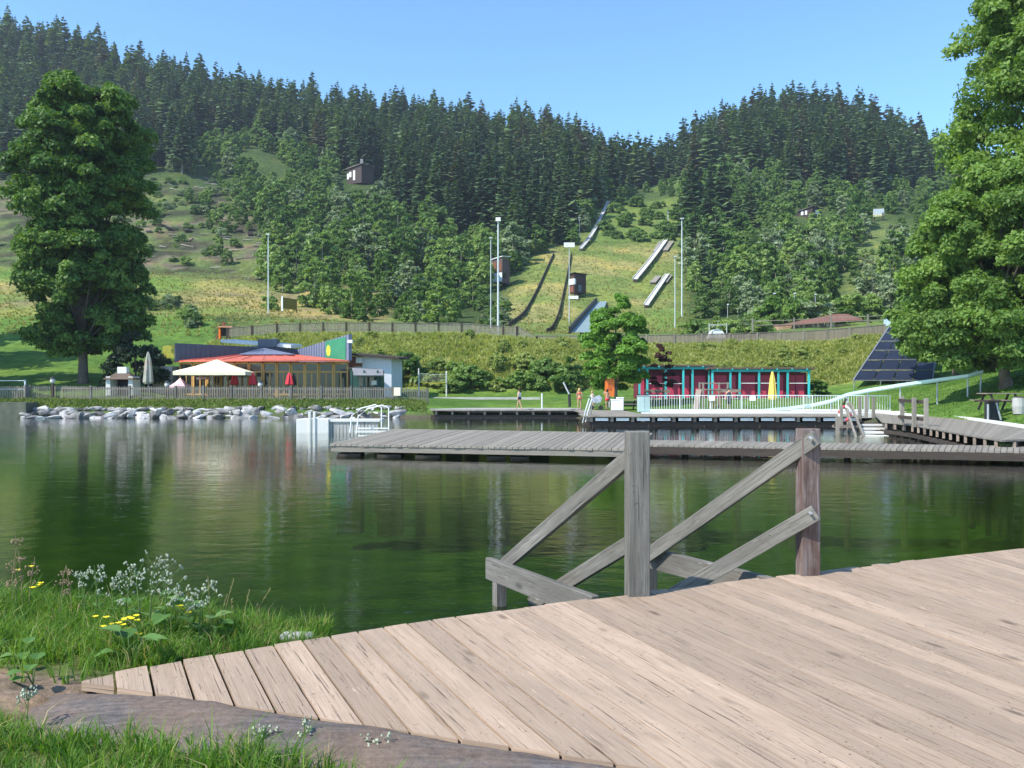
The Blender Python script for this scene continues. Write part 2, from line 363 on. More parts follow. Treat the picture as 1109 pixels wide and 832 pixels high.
sepz=n.a('SeparateXYZ',{0:g}); near=n.a('MapRange',{0:sepz.outputs[1],1:6.,2:30.,3:1.,4:.15}).outputs[0]
col=n.mix(n.math('MULTIPLY',st,near).outputs[0],base,(.26,.28,.18)).outputs[0]
n.set(n.p.inputs['Base Color'],col); n.p.inputs['Roughness'].default_value=1.; n.p.inputs['Specular IOR Level'].default_value=0.; BED=n.m
# ---------------------------------------------------------------- terrain
YS=[18,30,33,36,40,44,48,52,56,59,60,61.5,63,66,72,80,84,90,94,100]
def pz(Y,py): return EYE-(py-HY)/F*Y
NC=[-500,0,100,200,300,450,500,620,640,800,900,950,985,1030,1109,1400,1700]
NT={ # z at each Y of YS
-500:[-2]*9+[-1,-.1,.8,1.05,1.3,2.6,4.5,5.5,6.6,7.4,8.8],
0:[-2]*9+[-1,-.1,.8,1.1,1.35,2.4,4.3,5.2,6.2,7.0,8.4],
100:[-2]*9+[-1,-.1,.8,1.1,1.3,2.7,4.1,5.0,6.1,7.0,8.4],
200:[-2]*9+[-1,-.1,.8,1.1,1.25,1.5,2.4,3.6,5.6,6.8,8.0],
300:[-2]*9+[-1,-.1,.8,1.1,1.25,1.4,1.5,2.6,6.2,8.1,8.4],
450:[-2]*9+[-1,-.3,.7,1.0,1.15,1.3,1.4,2.6,6.4,8.1,8.3],
500:[-2]*9+[-1,-.6,.35,.5,.7,1.0,1.35,2.6,6.4,8.1,8.2],
620:[-2]*9+[-1,-.6,.35,.5,.7,1.0,1.35,2.6,6.0,7.4,7.6],
640:[-2]*6+[-1.2,-.3,.4,.45,.48,.5,.55,.75,1.1,1.38,2.6,5.6,7.0,7.3],
800:[-2]*6+[-1.2,-.3,.4,.45,.48,.5,.6,.9,1.3,1.4,2.6,5.6,7.0,7.3],
900:[-2]*6+[-1.2,-.3,.4,.45,.48,.5,.6,.9,1.35,1.6,2.8,5.8,7.3,7.6],
950:[-2]*5+[-.8,.1,.42,.5,.55,.6,.7,.8,1.1,1.6,2.4,3.8,6.6,7.9,8.2],
985:[-2]*4+[-.8,.2,.5,.7,.95,1.15,1.25,1.35,1.5,1.6,1.9,2.4,3.6,6.2,7.8,8.4],
1030:[-2]*2+[-1.5,-.6,.3,.7,1.1,1.5,1.8,2.1,2.2,2.3,2.3,2.4,2.6,2.7,3.6,6.2,8.0,8.6],
1109:[-2,-.6,.2,.62,1.15,1.75,2.45,3.0,3.4,3.6,3.7,3.8,3.9,4.1,4.5,5.3,5.9,7.4,8.8,9.4],
1400:[-.5,.6,1.0,1.5,2.1,2.8,3.4,4.0,4.4,4.6,4.7,4.8,4.9,5.1,5.6,6.4,7.0,8.2,9.2,10],
1700:[-.5,.7,1.2,1.8,2.5,3.1,3.8,4.4,4.8,5.0,5.1,5.2,5.3,5.6,6.2,7.0,7.6,8.6,9.6,10.5]}
FY=[110,130,150,175,200,235,270,310,350,400]
FC=[-500,-200,0,100,200,300,400,500,600,700,780,860,940,1020,1109,1400,1700]
FT=[[350,322,300,275,250,210,170,125,80,30],[350,322,302,278,252,215,175,135,92,45],[350,325,310,285,260,225,190,150,105,50],[348,328,312,290,262,225,190,150,112,70],
[345,330,318,295,262,228,192,160,132,106],[348,338,325,300,270,238,205,170,145,123],[352,342,330,305,275,245,210,180,158,138],[357,352,342,318,288,255,222,192,170,150],
[364,360,342,305,276,258,228,200,178,158],[364,360,345,312,287,258,230,212,206,202],[362,356,342,318,292,258,226,196,172,150],[357,352,340,318,294,258,224,190,160,131],
[353,346,332,308,283,248,217,190,165,146],[350,340,322,298,275,248,224,208,198,188],[348,334,315,290,270,250,235,225,218,212],[345,325,305,285,270,255,245,238,232,228],[345,325,305,285,270,255,245,238,232,228]]
ALLY=YS+FY+[450,550,700]
def colz_table():
    cols=sorted(set(NC)|set(FC)); out=[]
    for c in cols:
        near=[np.interp(c,NC,[NT[k][i] for k in NC]) for i in range(len(YS))]
        far=[pz(FY[i],np.interp(c,FC,[r[i] for r in FT])) for i in range(len(FY))]
        z4=far[-1]
        out.append(near+far+[z4+4,z4-15,z4-60])
    return np.array(cols,float),np.array(out)
TC,TT=colz_table()
gp=np.arange(-500,1701,8.); 
gy=np.concatenate([np.arange(18,100,.6),np.arange(100,200,1.4),np.arange(200,420,2.5),np.arange(420,705,12)])
A1=np.array([[np.interp(Y,ALLY,TT[i]) for Y in gy] for i in range(len(TC))])
GZ=np.array([np.interp(gp,TC,A1[:,j]) for j in range(len(gy))])   # rows Y, cols px
# smooth lightly
for _ in range(2):
    GZ[1:-1,:]=(GZ[:-2,:]+2*GZ[1:-1,:]+GZ[2:,:])/4
for _ in range(3):
    GZ[:,1:-1]=(GZ[:,:-2]+2*GZ[:,1:-1]+GZ[:,2:])/4
PXg,YYg=np.meshgrid(gp,gy); XXg=(PXg-HX)/F*YYg
jm=sst(120,132,YYg)*(1-sst(270,300,YYg))*sst(505,560,PXg)*(1-sst(735,765,PXg))
GZ=np.where(GZ<-1.1,-4.5,GZ)
ampl=(1-.85*jm)*np.interp(YYg,[18,60,80,100,130,200,400],[0,.03,.1,.3,.8,2.5,6])
GZ=GZ+(fbm(XXg/14+50,YYg/14+50,4)-.5)*ampl + (1-.7*jm)*(fbm(XXg/3+9,YYg/3,3)-.5)*np.interp(YYg,[18,60,75,100,700],[0,.05,.12,.5,.8])
def ground(X,Y):
    px=HX+F*np.asarray(X,float)/np.maximum(Y,1); j=np.interp(Y,gy,np.arange(len(gy))); i=np.clip((px+500)/8,0,len(gp)-1.001)
    j=np.clip(j,0,len(gy)-1.001); j0=np.floor(j).astype(int); i0=np.floor(i).astype(int); fj=j-j0; fi=i-i0
    return (GZ[j0,i0]*(1-fi)+GZ[j0,i0+1]*fi)*(1-fj)+(GZ[j0+1,i0]*(1-fi)+GZ[j0+1,i0+1]*fi)*fj
def gz(px,Y): return float(ground(X_(px,Y),Y))
def P(px,Y,dz=0): return Vector((X_(px,Y),Y,gz(px,Y)+dz))
def pyof(px,Y): return HY-(gz(px,Y)-EYE)*F/Y
# ground-cover zones
PYg=HY-(GZ-EYE)*F/YYg
nz1=fbm(XXg/9,YYg/9,4); nz2=fbm(XXg/25+7,YYg/25,4)
col=np.zeros(GZ.shape+(3,)); 
def lay(mask,c):
    global col; m=np.clip(mask,0,1)[...,None]; col=col*(1-m)+np.array(c)*m
lay(np.ones_like(GZ),(.055,.085,.026))                                # forest floor / scrub
lawn=(YYg<86)|((PXg<230)&(YYg<125)); lay(lawn*1.,(.105,.19,.035))
bank=sst(81,84,YYg)*(1-sst(96,99,YYg))*sst(215,300,PXg)*(1-sst(985,1010,PXg)); lay(bank,(.25,.27,.085)); lay(bank*sst(.45,.6,nz1),(.18,.23,.06))
flat=sst(95,99,YYg)*(1-sst(124,132,YYg))*sst(230,300,PXg); lay(flat,(.13,.19,.05))
mead=sst(112,122,YYg)*(1-sst(163,172,YYg))*(1-sst(400,430,PXg)); lay(mead,(.32,.26,.10)); lay(mead*sst(.42,.6,nz2),(.17,.22,.055)); lay(mead*sst(.56,.66,nz1)*.7,(.2,.17,.09))
lay(mead*(1-sst(185,240,PXg))*sst(148,158,YYg),(.12,.20,.04))
clr=sst(168,174,YYg)*(1-sst(255,268,YYg))*(1-sst(282,310,PXg)); nz3=fbm(XXg/3.5+3,YYg/3.5,4); lay(clr,(.09,.115,.042)); lay(clr*sst(.46,.56,nz1)*.9,(.175,.14,.10)); lay(clr*sst(.52,.60,nz3)*.85,(.045,.045,.026)); lay(clr*sst(.54,.62,1-nz3)*.8,(.11,.15,.045))
jump=sst(120,128,YYg)*(1-sst(275,300,YYg))*sst(np.interp(YYg,[120,200,235,290],[505,560,620,625]),np.interp(YYg,[120,200,235,290],[535,590,640,650]),PXg)*(1-sst(728,750,PXg))
lay(jump,(.16,.205,.055)); lay(jump*sst(.5,.62,nz1),(.27,.25,.09)); lay(jump*sst(215,235,YYg)*.8,(.11,.17,.04)); lay(jump*sst(690,710,PXg)*(1-sst(150,170,YYg)),(.13,.2,.045))
lay(sst(300,330,YYg)*sst(695,720,PXg)*(1-sst(760,790,PXg)),(.10,.15,.04))
lay(sst(150,165,YYg)*(1-sst(230,250,YYg))*sst(900,930,PXg)*(1-sst(990,1010,PXg))*.9,(.15,.19,.06))
shore=(1-sst(.1,.5,GZ))*(YYg<66); lay(shore,(.09,.08,.06))
V=np.stack([XXg,YYg,GZ],-1).reshape(-1,3); nr,nc=GZ.shape
idx=np.arange(nr*nc).reshape(nr,nc); Fc=np.stack([idx[:-1,:-1],idx[:-1,1:],idx[1:,1:],idx[1:,:-1]],-1).reshape(-1,4)
terr=npmesh('hillside_terrain',V,Fc,TERR,smooth=True,col=np.concatenate([col,np.ones(GZ.shape+(1,))],-1).reshape(-1,4)); props(terr,kind='structure')
# near bank
KX=lambda x: 4.16-.36*(x+1.06)                      # line of the far edge of the kerb
xs=np.arange(-15,14.01,.09); ys=np.arange(-7,10.01,.09); XN,YN=np.meshgrid(xs,ys)
shy=np.interp(XN,[-15,-9,-4,-2,-1.3,-.5,1,14],[9.3,8.0,6.6,6.0,5.75,5.0,5.2,10.4])
zl=np.where(YN<KX(XN)-.2,.57,.49)+ (fbm(XN*1.3,YN*1.3,4)-.5)*.16
under=sst(-2.6,-2.1,XN)*sst(-.15,.15,YN-KX(XN))*(1-sst(-.12,.03,YN-np.interp(XN,[-2.62,-2.2,-1.91,-1.24,-.63,0,.61,1.8,5.1,10,12],[4.4,4.8,5.02,5.43,5.82,6.16,6.46,7.02,8.49,10.9,12]))); zl=zl*(1-under)+(.25)*under
kz=sst(-.66,-.58,YN-KX(XN))*(1-sst(-.05,.05,YN-KX(XN)))*sst(-2.6,-2.0,XN); zl=zl*(1-kz)+.44*kz
zz=zl-(zl+.9)*sst(0.,.75,YN-shy)-2.5*sst(.55,1.2,YN-shy)
cn=np.zeros(zz.shape+(3,)); cn[:]=(.10,.12,.04); nn=fbm(XN*2,YN*2,4)
dk=KX(XN); earth=(sst(-.55,-.40,YN-dk)*(1-sst(.05,.25,YN-dk))); earth=np.clip(earth+sst(.55,.7,nn)*.5,0,1)
cn=cn*(1-earth[...,None])+np.array((.24,.17,.12))*earth[...,None]
idn=np.arange(zz.size).reshape(zz.shape); Fn=np.stack([idn[:-1,:-1],idn[:-1,1:],idn[1:,1:],idn[1:,:-1]],-1).reshape(-1,4)
ng=npmesh('grassy_bank_ground',np.stack([XN,YN,zz],-1).reshape(-1,3),Fn,NEARG,smooth=True,col=np.concatenate([cn,np.ones(zz.shape+(1,))],-1).reshape(-1,4)); props(ng,kind='structure')
def gnear(x,y):
    i=np.clip((np.asarray(x)+15)/.09,0,len(xs)-1.01).astype(int); j=np.clip((np.asarray(y)+7)/.09,0,len(ys)-1.01).astype(int); return zz[j,i]
# pond bed and water
bx_=np.arange(-140,141,2.); by_=np.concatenate([np.arange(2,20,.5),np.arange(20,70,2.)]); BX,BY=np.meshgrid(bx_,by_)
BZ=-np.interp(BY-.45*np.clip(BX,-4,9),[2,5,8,14,25,56,60],[.8,1.0,1.4,2.2,3,3,3.])+(fbm(BX/3,BY/3,3)-.5)*.3
idb=np.arange(BZ.size).reshape(BZ.shape); Fb=np.stack([idb[:-1,:-1],idb[:-1,1:],idb[1:,1:],idb[1:,:-1]],-1).reshape(-1,4)
bed=npmesh('pond_bed',np.stack([BX,BY,BZ],-1).reshape(-1,3),Fb,BED,smooth=True); props(bed,kind='structure')
wt=npmesh('pond_water',[(-140,-2,0),(140,-2,0),(140,66,0),(-140,66,0)],[(0,1,2,3)],WATER); props(wt,kind='structure')
# pale concrete terrace behind the right-hand deck
def sheet(name,pts,z,m):
    o=MB().prism([(p[0],p[1]) for p in pts],z-.3,z).build(name,m); return props(o,kind='structure')
sheet('concrete_terrace',[(X_(695,51),51.2),(X_(955,51),51.2),(X_(968,48),47),(X_(1000,47),46.5),(X_(985,58),58),(X_(900,60),60),(X_(695,60),60)],.64,CONCW)
sheet('concrete_path',[(X_(466,62.5),61.8),(X_(500,61),61.8),(X_(630,61),61.8),(X_(630,64),64),(X_(590,65),64.5),(X_(466,67),66)],.62,CONC)
sheet('sand_strip',[(X_(466,76),75.4),(X_(585,75),74.4),(X_(585,76),75.2),(X_(466,77),76.4)],1.30,CONC)
# haze
o=MB().box((25,285,87),(1850,880,186)).build('haze',None); o.data.materials.clear(); props(o,kind='stuff')
hm=bpy.data.materials.new('haze_air'); hm.use_nodes=True; nt=hm.node_tree; nt.nodes.remove(nt.nodes['Principled BSDF']); pv=nt.nodes.new('ShaderNodeVolumePrincipled')
pv.inputs['Color'].default_value=(.80,.88,1,1); pv.inputs['Density'].default_value=.0002; pv.inputs['Anisotropy'].default_value=.2; nt.links.new(pv.outputs[0],nt.nodes['Material Output'].inputs['Volume']); o.data.materials.append(hm)
# ================================================================ FOREGROUND DECK
EP=[(-2.62,4.40),(-2.2,4.80),(-1.91,5.02),(-1.24,5.43),(-.63,5.82),(.0,6.16),(.61,6.46),(1.0,6.64),(1.8,7.02),(2.54,7.35),(3.8,7.92),(5.1,8.49),(7.0,9.35),(10,10.9),(12,12.0)]
ex=[p[0] for p in EP]; ey=[p[1] for p in EP]
def edge_s():
    pts=[];d=0
    for i in range(len(EP)-1):
        a=Vector(EP[i]);b=Vector(EP[i+1]);L=(b-a).length; pts.append((d,a)); d+=L
    pts.append((d,Vector(EP[-1]))); return pts,d
ES,EL_=edge_s()
def eat(s):
    for i in range(len(ES)-1):
        if s<=ES[i+1][0]: t=(s-ES[i][0])/(ES[i+1][0]-ES[i][0]); return ES[i][1].lerp(ES[i+1][1],t)
    return ES[-1][1]
def ratio(x): return float(np.interp(x,[-2.6,-1.2,.9,2.8,4.1,8,12],[.52,.46,.41,.27,.17,.1,.05]))
def kint(p,r):  # meet the kerb line from p going (r,-1)
    # y=p.y-t ; x=p.x+r t ; y=KX(x)
    t=(p.y-KX(p.x))/(1-.36*r); return max(t,.05)
DZ=.55
deck=thing('plank_deck','wide weathered brown plank deck in the foreground at the water\'s edge','deck',(2,5,0))
mb=MB(); s=0; k=0
while s<EL_-.2:
    wd=.183+random.uniform(-.006,.006); a=eat(s+.5*(.014 if s<2.2 else .006)); gap=.016 if a.x<-.4 else .0085
    a=eat(s+gap/2); b=eat(s+wd-gap/2); ra=ratio(a.x); rb=ratio(b.x)
    da=Vector((ra,-1)).normalized(); db=Vector((rb,-1)).normalized(); out=random.uniform(-.012,.03)
    ta=kint(a,ra)-.02; tb=kint(b,rb)-.02
    a0=a-da*out; b0=b-db*out; a1=a+Vector((ra,-1))*ta; b1=b+Vector((rb,-1))*tb
    z0=DZ+random.uniform(-.003,.003); z1=DZ+random.uniform(-.003,.003)
    if a1.x<-2.15 and s<.3: s+=wd; continue
    n_=max(1,int((a1-a0).length/2.3)) if False else 1
    mb.hexa([(a0.x,a0.y,z0-.045),(b0.x,b0.y,z0-.045),(b0.x,b0.y,z0),(a0.x,a0.y,z0),(a1.x,a1.y,z1-.045),(b1.x,b1.y,z1-.045),(b1.x,b1.y,z1),(a1.x,a1.y,z1)])
    s+=wd; k+=1
mb.build('planking',DECK,deck)
sc_=MB(); k=0
for f in mb.f[::6]:
    a0,b0,a1,b1=[Vector(mb.v[f[0]+q]) for q in (3,2,7,6)]; L=(a1-a0).length
    for d_ in (.10,.95,1.85,2.75,3.6):
        if d_>L-.05: continue
        for w_ in (.2,.8):
            p=a0.lerp(a1,d_/L).lerp(b0.lerp(b1,d_/L),w_)+Vector((random.uniform(-.008,.008),random.uniform(-.01,.01),.0015)); sc_.face([(p.x+math.cos(t_)*.0045,p.y+math.sin(t_)*.0045,p.z) for t_ in np.linspace(0,5.24,6)])
props(sc_.build('screw_heads',simple('rusty_screw',(.07,.05,.04),.6),deck),kind='stuff')
mb=MB()
for i in range(2,len(EP)-1):
    a,b=EP[i],EP[i+1]; off=Vector((b[0]-a[0],b[1]-a[1])).normalized(); nn_=Vector((off.y,-off.x))*.10
    mb.beam((a[0]+nn_.x,a[1]+nn_.y,DZ-.15),(b[0]+nn_.x,b[1]+nn_.y,DZ-.15),.09,.2)
mb.build('edge_beam',GREY,deck)
for i in (3,6,9,11,12,13):
    p=EP[i]; MB().tube([(p[0]+.12,p[1]-.25,-1.4),(p[0]+.12,p[1]-.25,DZ-.25)],.09,10).build('pile',DARKW,deck)
# kerb: long rounded timber
L=np.linspace(-4.2,6.2,260); prof=[(math.cos(t)*.30,math.sin(t)**.8*.13 if math.sin(t)>0 else 0) for t in np.linspace(0,math.pi,15)]
VV=[]
for i,x in enumerate(L):
    y=KX(x)-.29; 
    for j,(u,h) in enumerate(prof):
        nzz=fbm(np.array(x*1.1+.3),np.array(u*3.+4),4)-.5; n2=fbm(np.array(x*7.),np.array(u*30.),3)-.5
        hh=h*(.85+.5*nzz)+n2*.015
        sink=.10*float(sst(-1.6,-3.2,np.array(x)))
        VV.append((x+u*.34+nzz*.04, y+u*.94+nzz*.06, DZ-.075-sink*1.0+hh))
VV=np.array(VV); m_=len(prof); idk=np.arange(len(VV)).reshape(-1,m_)
Fk=np.stack([idk[:-1,:-1],idk[:-1,1:],idk[1:,1:],idk[1:,:-1]],-1).reshape(-1,4)[:,::-1]
kb=npmesh('timber_kerb',VV,Fk,KERB,smooth=True); props(kb,'long worn grey timber kerb along the near edge of the plank deck','kerb')
# ---------------------------------------------------------------- stair railings in front of the water
def railing(label,A,aw,top,lowtop,lowb,beamA,beamB,m1,m2,lo2):
    t=thing('stair_railing',label,'railing',(A[0],A[1],0),0,'stair railings at the edge of the plank deck')
    MB().box((A[0],A[1],(DZ-.6+top)/2),(aw,.13,top-DZ+.6),rz=R(8)).build('post',GREY if not label.startswith('right') else POSTR,t,bevel=.008)
    MB().beam(*m1,.055,.135).build('handrail',GREY,t,bevel=.006)
    MB().beam(*m2,.055,.135).build('middle_rail',GREY,t,bevel=.006)
    MB().beam(beamA,beamB,.07,.205).build('base_beam',GREY,t,bevel=.008)
    MB().box((lowb[0],lowb[1],(lowtop-1.2)/2),(.11,.11,lowtop+1.2),rz=R(25)).build('low_post',GREY,t,bevel=.006)
    if lo2: MB().box(lo2,(.08,.11,lo2[2]*2+.4)).build('low_post',GREY,t,bevel=.006)
    for p in (m1[0],m1[1],m2[0]):
        MB().tube([(p[0]-.06,p[1]-.02,p[2]),(p[0]-.06,p[1]-.05,p[2])],.012,8).build('bolt',STEEL,t)
n=N('post_wood_red'); MATS['x']=n.m
uv=n.a('UVMap').outputs[0]; g=n.noise(n.mapping(uv,(2,45,1)).outputs[0],1,6,.65,.5); b2=n.noise(n.mapping(uv,(2.2,5,1)).outputs[0],1,4,.6)
c1=n.ramp(g,[(.3,(.07,.045,.04)),(.5,(.17,.12,.105)),(.7,(.28,.25,.23))]).outputs[0]; c2=n.ramp(g,[(.3,(.06,.036,.03)),(.55,(.115,.065,.05)),(.75,(.19,.15,.125))]).outputs[0]
n.set(n.p.inputs['Base Color'],n.mix(n.ramp(b2,[(.46,0),(.60,1)]).outputs[0],c1,c2).outputs[0]); n.p.inputs['Roughness'].default_value=.8; n.set(n.p.inputs['Normal'],n.bump(g.outputs[0],.5,.006)); POSTR=n.m
pA=G(690,644,DZ); pB=G(875,622,DZ)
# left railing
lowA=W(541,604,8.35); 
railing('left stair railing, its sloping rails running down from a thick grey post to the water',(pA.x,pA.y),.17,Z_(467,pA.y),Z_(622,8.4),(W(541,640,8.42).x,8.42),
   W(529,615,8.25),W(645,660,6.55),(W(692,487,6.72),W(546,612,8.45)),(W(700,578,6.9),W(575,655,8.5)),None)
MB_=MB(); 
railing('right stair railing, its post stained red-brown between two sloping grey rails',(pB.x,pB.y),.165,Z_(464,pB.y),Z_(602,8.9),(W(704,640,8.95).x,8.95),
   W(700,603,8.7),W(850,642,7.25),(W(884,474,7.18),W(700,603,8.55)),(W(884,555,7.18),W(706,658,7.75)),None)
del MB_
# ---------------------------------------------------------------- swimming platform, jetty
def planked(name,label,cat,poly4,z,nb,mats,th=.06,fascia=.22,piles=[],group=None,along=0,pm=None,over=0.):
    """poly4: 4 xy corners; boards run from edge 0-1 to edge 3-2"""
    t=thing(name,label,cat,(poly4[0][0],poly4[0][1],0),0,group)
    A,B,Cc,D=[Vector(p) for p in poly4]; mb=MB()
    for i in range(nb):
        f0=i/nb+.05/nb; f1=(i+1)/nb-.05/nb
        a,b=A.lerp(B,f0),A.lerp(B,f1); c,d=D.lerp(Cc,f1),D.lerp(Cc,f0)
        j=random.uniform(-.01,.02); dd=(a-d).normalized()*j; a=a+dd; b=b+dd; zz_=z+random.uniform(-.004,.004)
        mb.hexa([(a.x,a.y,zz_-th),(b.x,b.y,zz_-th),(b.x,b.y,zz_),(a.x,a.y,zz_),(d.x,d.y,zz_-th),(c.x,c.y,zz_-th),(c.x,c.y,zz_),(d.x,d.y,zz_)])
    mb.build('planking',mats[0],t)
    ctr=(A+B+Cc+D)/4
    for (p,q) in ((A,B),(B,Cc),(Cc,D),(D,A)):
        p2=p+(ctr-p).normalized()*.09; q2=q+(ctr-q).normalized()*.09
        MB().beam((p2.x,p2.y,z-th-.005-fascia/2),(q2.x,q2.y,z-th-.005-fascia/2),.07,fascia).build('edge_beam',mats[1],t)
    for (x,y,r) in piles: 
        if r>.3: MB().box((x,y,(z-th-.25-2.5)/2),(r,r,z-th-.25+2.5)).build('support',pm or DARKW,t)
        else: MB().tube([(x,y,-3.2),(x,y,z-th-.1)],r,10).build('pile',pm or DARKW,t)
    return t
NL=G(357,481,.37); NR=G(690,486.5,.37); FR=G(707,469,.37); FL=G(428,464.5,.37)
pl=[]
for f,g_ in ((.06,.05),(.20,.05),(.33,.05),(.555,.05),(.63,.05),(.97,.05),(.06,.5),(.33,.5),(.63,.5),(.97,.5),(.06,.93),(.33,.93),(.6,.93),(.95,.93)):
    a=NL.lerp(NR,f); b=FL.lerp(FR,f); c=a.lerp(b,g_); pl.append((c.x,c.y,.75 if f<.4 and g_<.1 else .55))
planked('swimming_platform','broad grey plank swimming platform on dark block supports in mid pond','platform',[NL.xy,NR.xy,FR.xy,FL.xy],.37,52,(GREYL,GREYL),.06,.17,pl)
J=[G(690,481.5,.37).xy,G(1125,489,.37).xy,G(1125,483.5,.37).xy,G(704,476.5,.37).xy]
pls=[]
for i in range(8):
    f=i/7.; c=Vector(J[0]).lerp(Vector(J[1]),f)+Vector((0,.6)); pls.append((c.x,c.y,.1))
jt=planked('jetty','long narrow grey plank jetty linking the swimming platform to the right shore','jetty',J,.37,70,(GREYL,DARKW),.06,.22,pls)
# right shore boardwalk (curving towards the camera)
fr=[G(955,456.5,.6),G(985,459.5,.6),G(1005,463,.6),G(1050,471,.6),G(1085,476.5,.6),Vector((17.4,26.4,.6)),Vector((17.2,20,.6)),Vector((15.5,14,.6))]
bk=[G(945,447,.6),G(985,447.5,.6),G(1015,450,.6),G(1060,456,.6),G(1112,464,.6),Vector((22,30,.6)),Vector((21.5,22,.6)),Vector((19.,15,.6))]
bw=thing('boardwalk','pale curving plank boardwalk along the right shore','boardwalk',(18,38,0))
mb=MB()
for i in range(len(fr)-1):
    n_=max(4,int((fr[i+1]-fr[i]).length/.16))
    for k in range(n_):
        f0=k/n_+.04/n_; f1=(k+1)/n_-.04/n_
        a,b=fr[i].lerp(fr[i+1],f0),fr[i].lerp(fr[i+1],f1); c,d=bk[i].lerp(bk[i+1],f1),bk[i].lerp(bk[i+1],f0)
        mb.hexa([(a.x,a.y,.54),(b.x,b.y,.54),(b.x,b.y,.6),(a.x,a.y,.6),(d.x,d.y,.54),(c.x,c.y,.54),(c.x,c.y,.6),(d.x,d.y,.6)])
mb.build('planking',GREYL,bw)
mb=MB();m2=MB();m3=MB()
for i in range(len(fr)-1):
    a,b=fr[i],fr[i+1]; ins=((bk[i]-fr[i]).normalized()*.25)
    m2.beam(a+ins+Vector((0,0,-.46)),b+ins+Vector((0,0,-.46)),.14,.16)
    n_=max(2,int((b-a).length/.8))
    for k in range(n_):
        p=a.lerp(b,(k+.5)/n_); q=p+(bk[i]-fr[i]).normalized()*4; MB().beam(p+Vector((0,0,-.19)),q+Vector((0,0,-.19)),.09,.22).build('joist',BROWNP,bw)
    if i<6: 
        for f in (.1,.6): p=a.lerp(b,f)+ins*1.6; MB().tube([(p.x,p.y,-2.5),(p.x,p.y,.1)],.09,8).build('pile',DARKW,bw)
    m3.beam(bk[i]+Vector((0,0,.055)),bk[i+1]+Vector((0,0,.055)),.25,.11)
m2.build('bearer',DARKW,bw); m3.build('edge_kerb',CONCW,bw)
# far decks
def longdeck(name,label,px0,px1,yf,yb,z,pitch=1.15):
    x0,x1=X_(px0,yf),X_(px1,yf); t=thing(name,label,'deck',((x0+x1)/2,yf,0))
    mb=MB(); n_=int((x1-x0)/.17)
    for i in range(n_):
        a=x0+(x1-x0)*i/n_; mb.box((a+.08,(yf+yb)/2,z-.03),(.155,yb-yf,.06),axis=1)
    mb.build('planking',GREYL,t)
    mb=MB();
    k=x0+.4
    while k<x1: mb.box((k,(yf+yb)/2+.1,z-.2),(.16,yb-yf-.1,.26),axis=1); k+=pitch
    mb.build('joists',BROWNP,t)
    k=x0+.4
    while name.startswith('bathing_deck') and k+pitch<x1 and yf<50:
        MB().box((k+pitch/2,yf+.12,z-.19),(pitch*.62,.04,.15)).build('bright_gap_panel',WHITE,t); k+=pitch  # white panels added to stand for the bright gaps between joists
    MB().box(((x0+x1)/2,yf+.35,z-.46),(x1-x0,.2,.22)).build('bearer',DARKW,t)
    k=x0+.5
    while k<x1: MB().tube([(k,yf+.35,-2.6),(k,yf+.35,z-.4)],.12,8).build('pile',DARKW,t); k+=3.1
    return t
longdeck('shore_deck','narrow far shore deck below the green lawn',466,634,60.4,61.8,.56)
longdeck('bathing_deck','long grey bathing deck in front of the white pool terrace and metal fence',633,938,47.2,51.4,.58)
longdeck('bathing_deck_extension','plank deck corner behind the white bins and baby stroller',633,694,51.45,60.,.57)
# ================================================================ FLOATING DOCK and ladder at left
t=thing('floating_dock','low white floating dock with slatted side at the left of the swimming platform','dock',(X_(365,41),41,0))
x0,x1,x2=X_(322,41),X_(357,41),X_(412,41)
MB().box(((x0+x1)/2,41.6,.29),(x1-x0,1.6,.72)).build('float_box',WHITEP,t,bevel=.03)
MB().box(((x1+x2)/2,41.65,.56),(x2-x1,1.5,.12)).build('deck_board',WHITEP,t,bevel=.02)
mb=MB(); k=x1+.06
while k<x2-.05: mb.box((k,41.0,.2),(.13,.05,.58),axis=2); k+=.17
mb.build('slatted_side',CONC,t)
for px in (335.5,340.5): MB().box((X_(px,40.8),40.8,.15),(.13,.13,1.7)).build('mooring_post',WHITEP,t,bevel=.02)
t=thing('bathing_ladder','white steel bathing ladder with hooped handrails on the platform\'s far left corner','ladder',(X_(405,37),37,0))
for dx,dy in ((0,0),(-1.0,.9)):
    mb=MB(); P0=W(421,466,37); P1=W(421,442,37); P2=W(414,439,37); P3=W(398,443,37); P4=W(388,451,37); P5=W(386,470,37)
    o_=Vector((dx*.45,dy,0)); mb.tube([p+o_ for p in (P0,P1,P2,P3,P4,P5)],.028,8).build('handrail',WHITE,t)
mb=MB()
for i in range(3): mb.box(W(404,464+i*4,37.4)+Vector((0,0,0)),(1.3,.16,.05))
mb.build('ladder_tread',WHITE,t)
MB().box(W(402,467.5,36.6),(1.35,.5,.06)).build('landing_step',WHITEP,t)
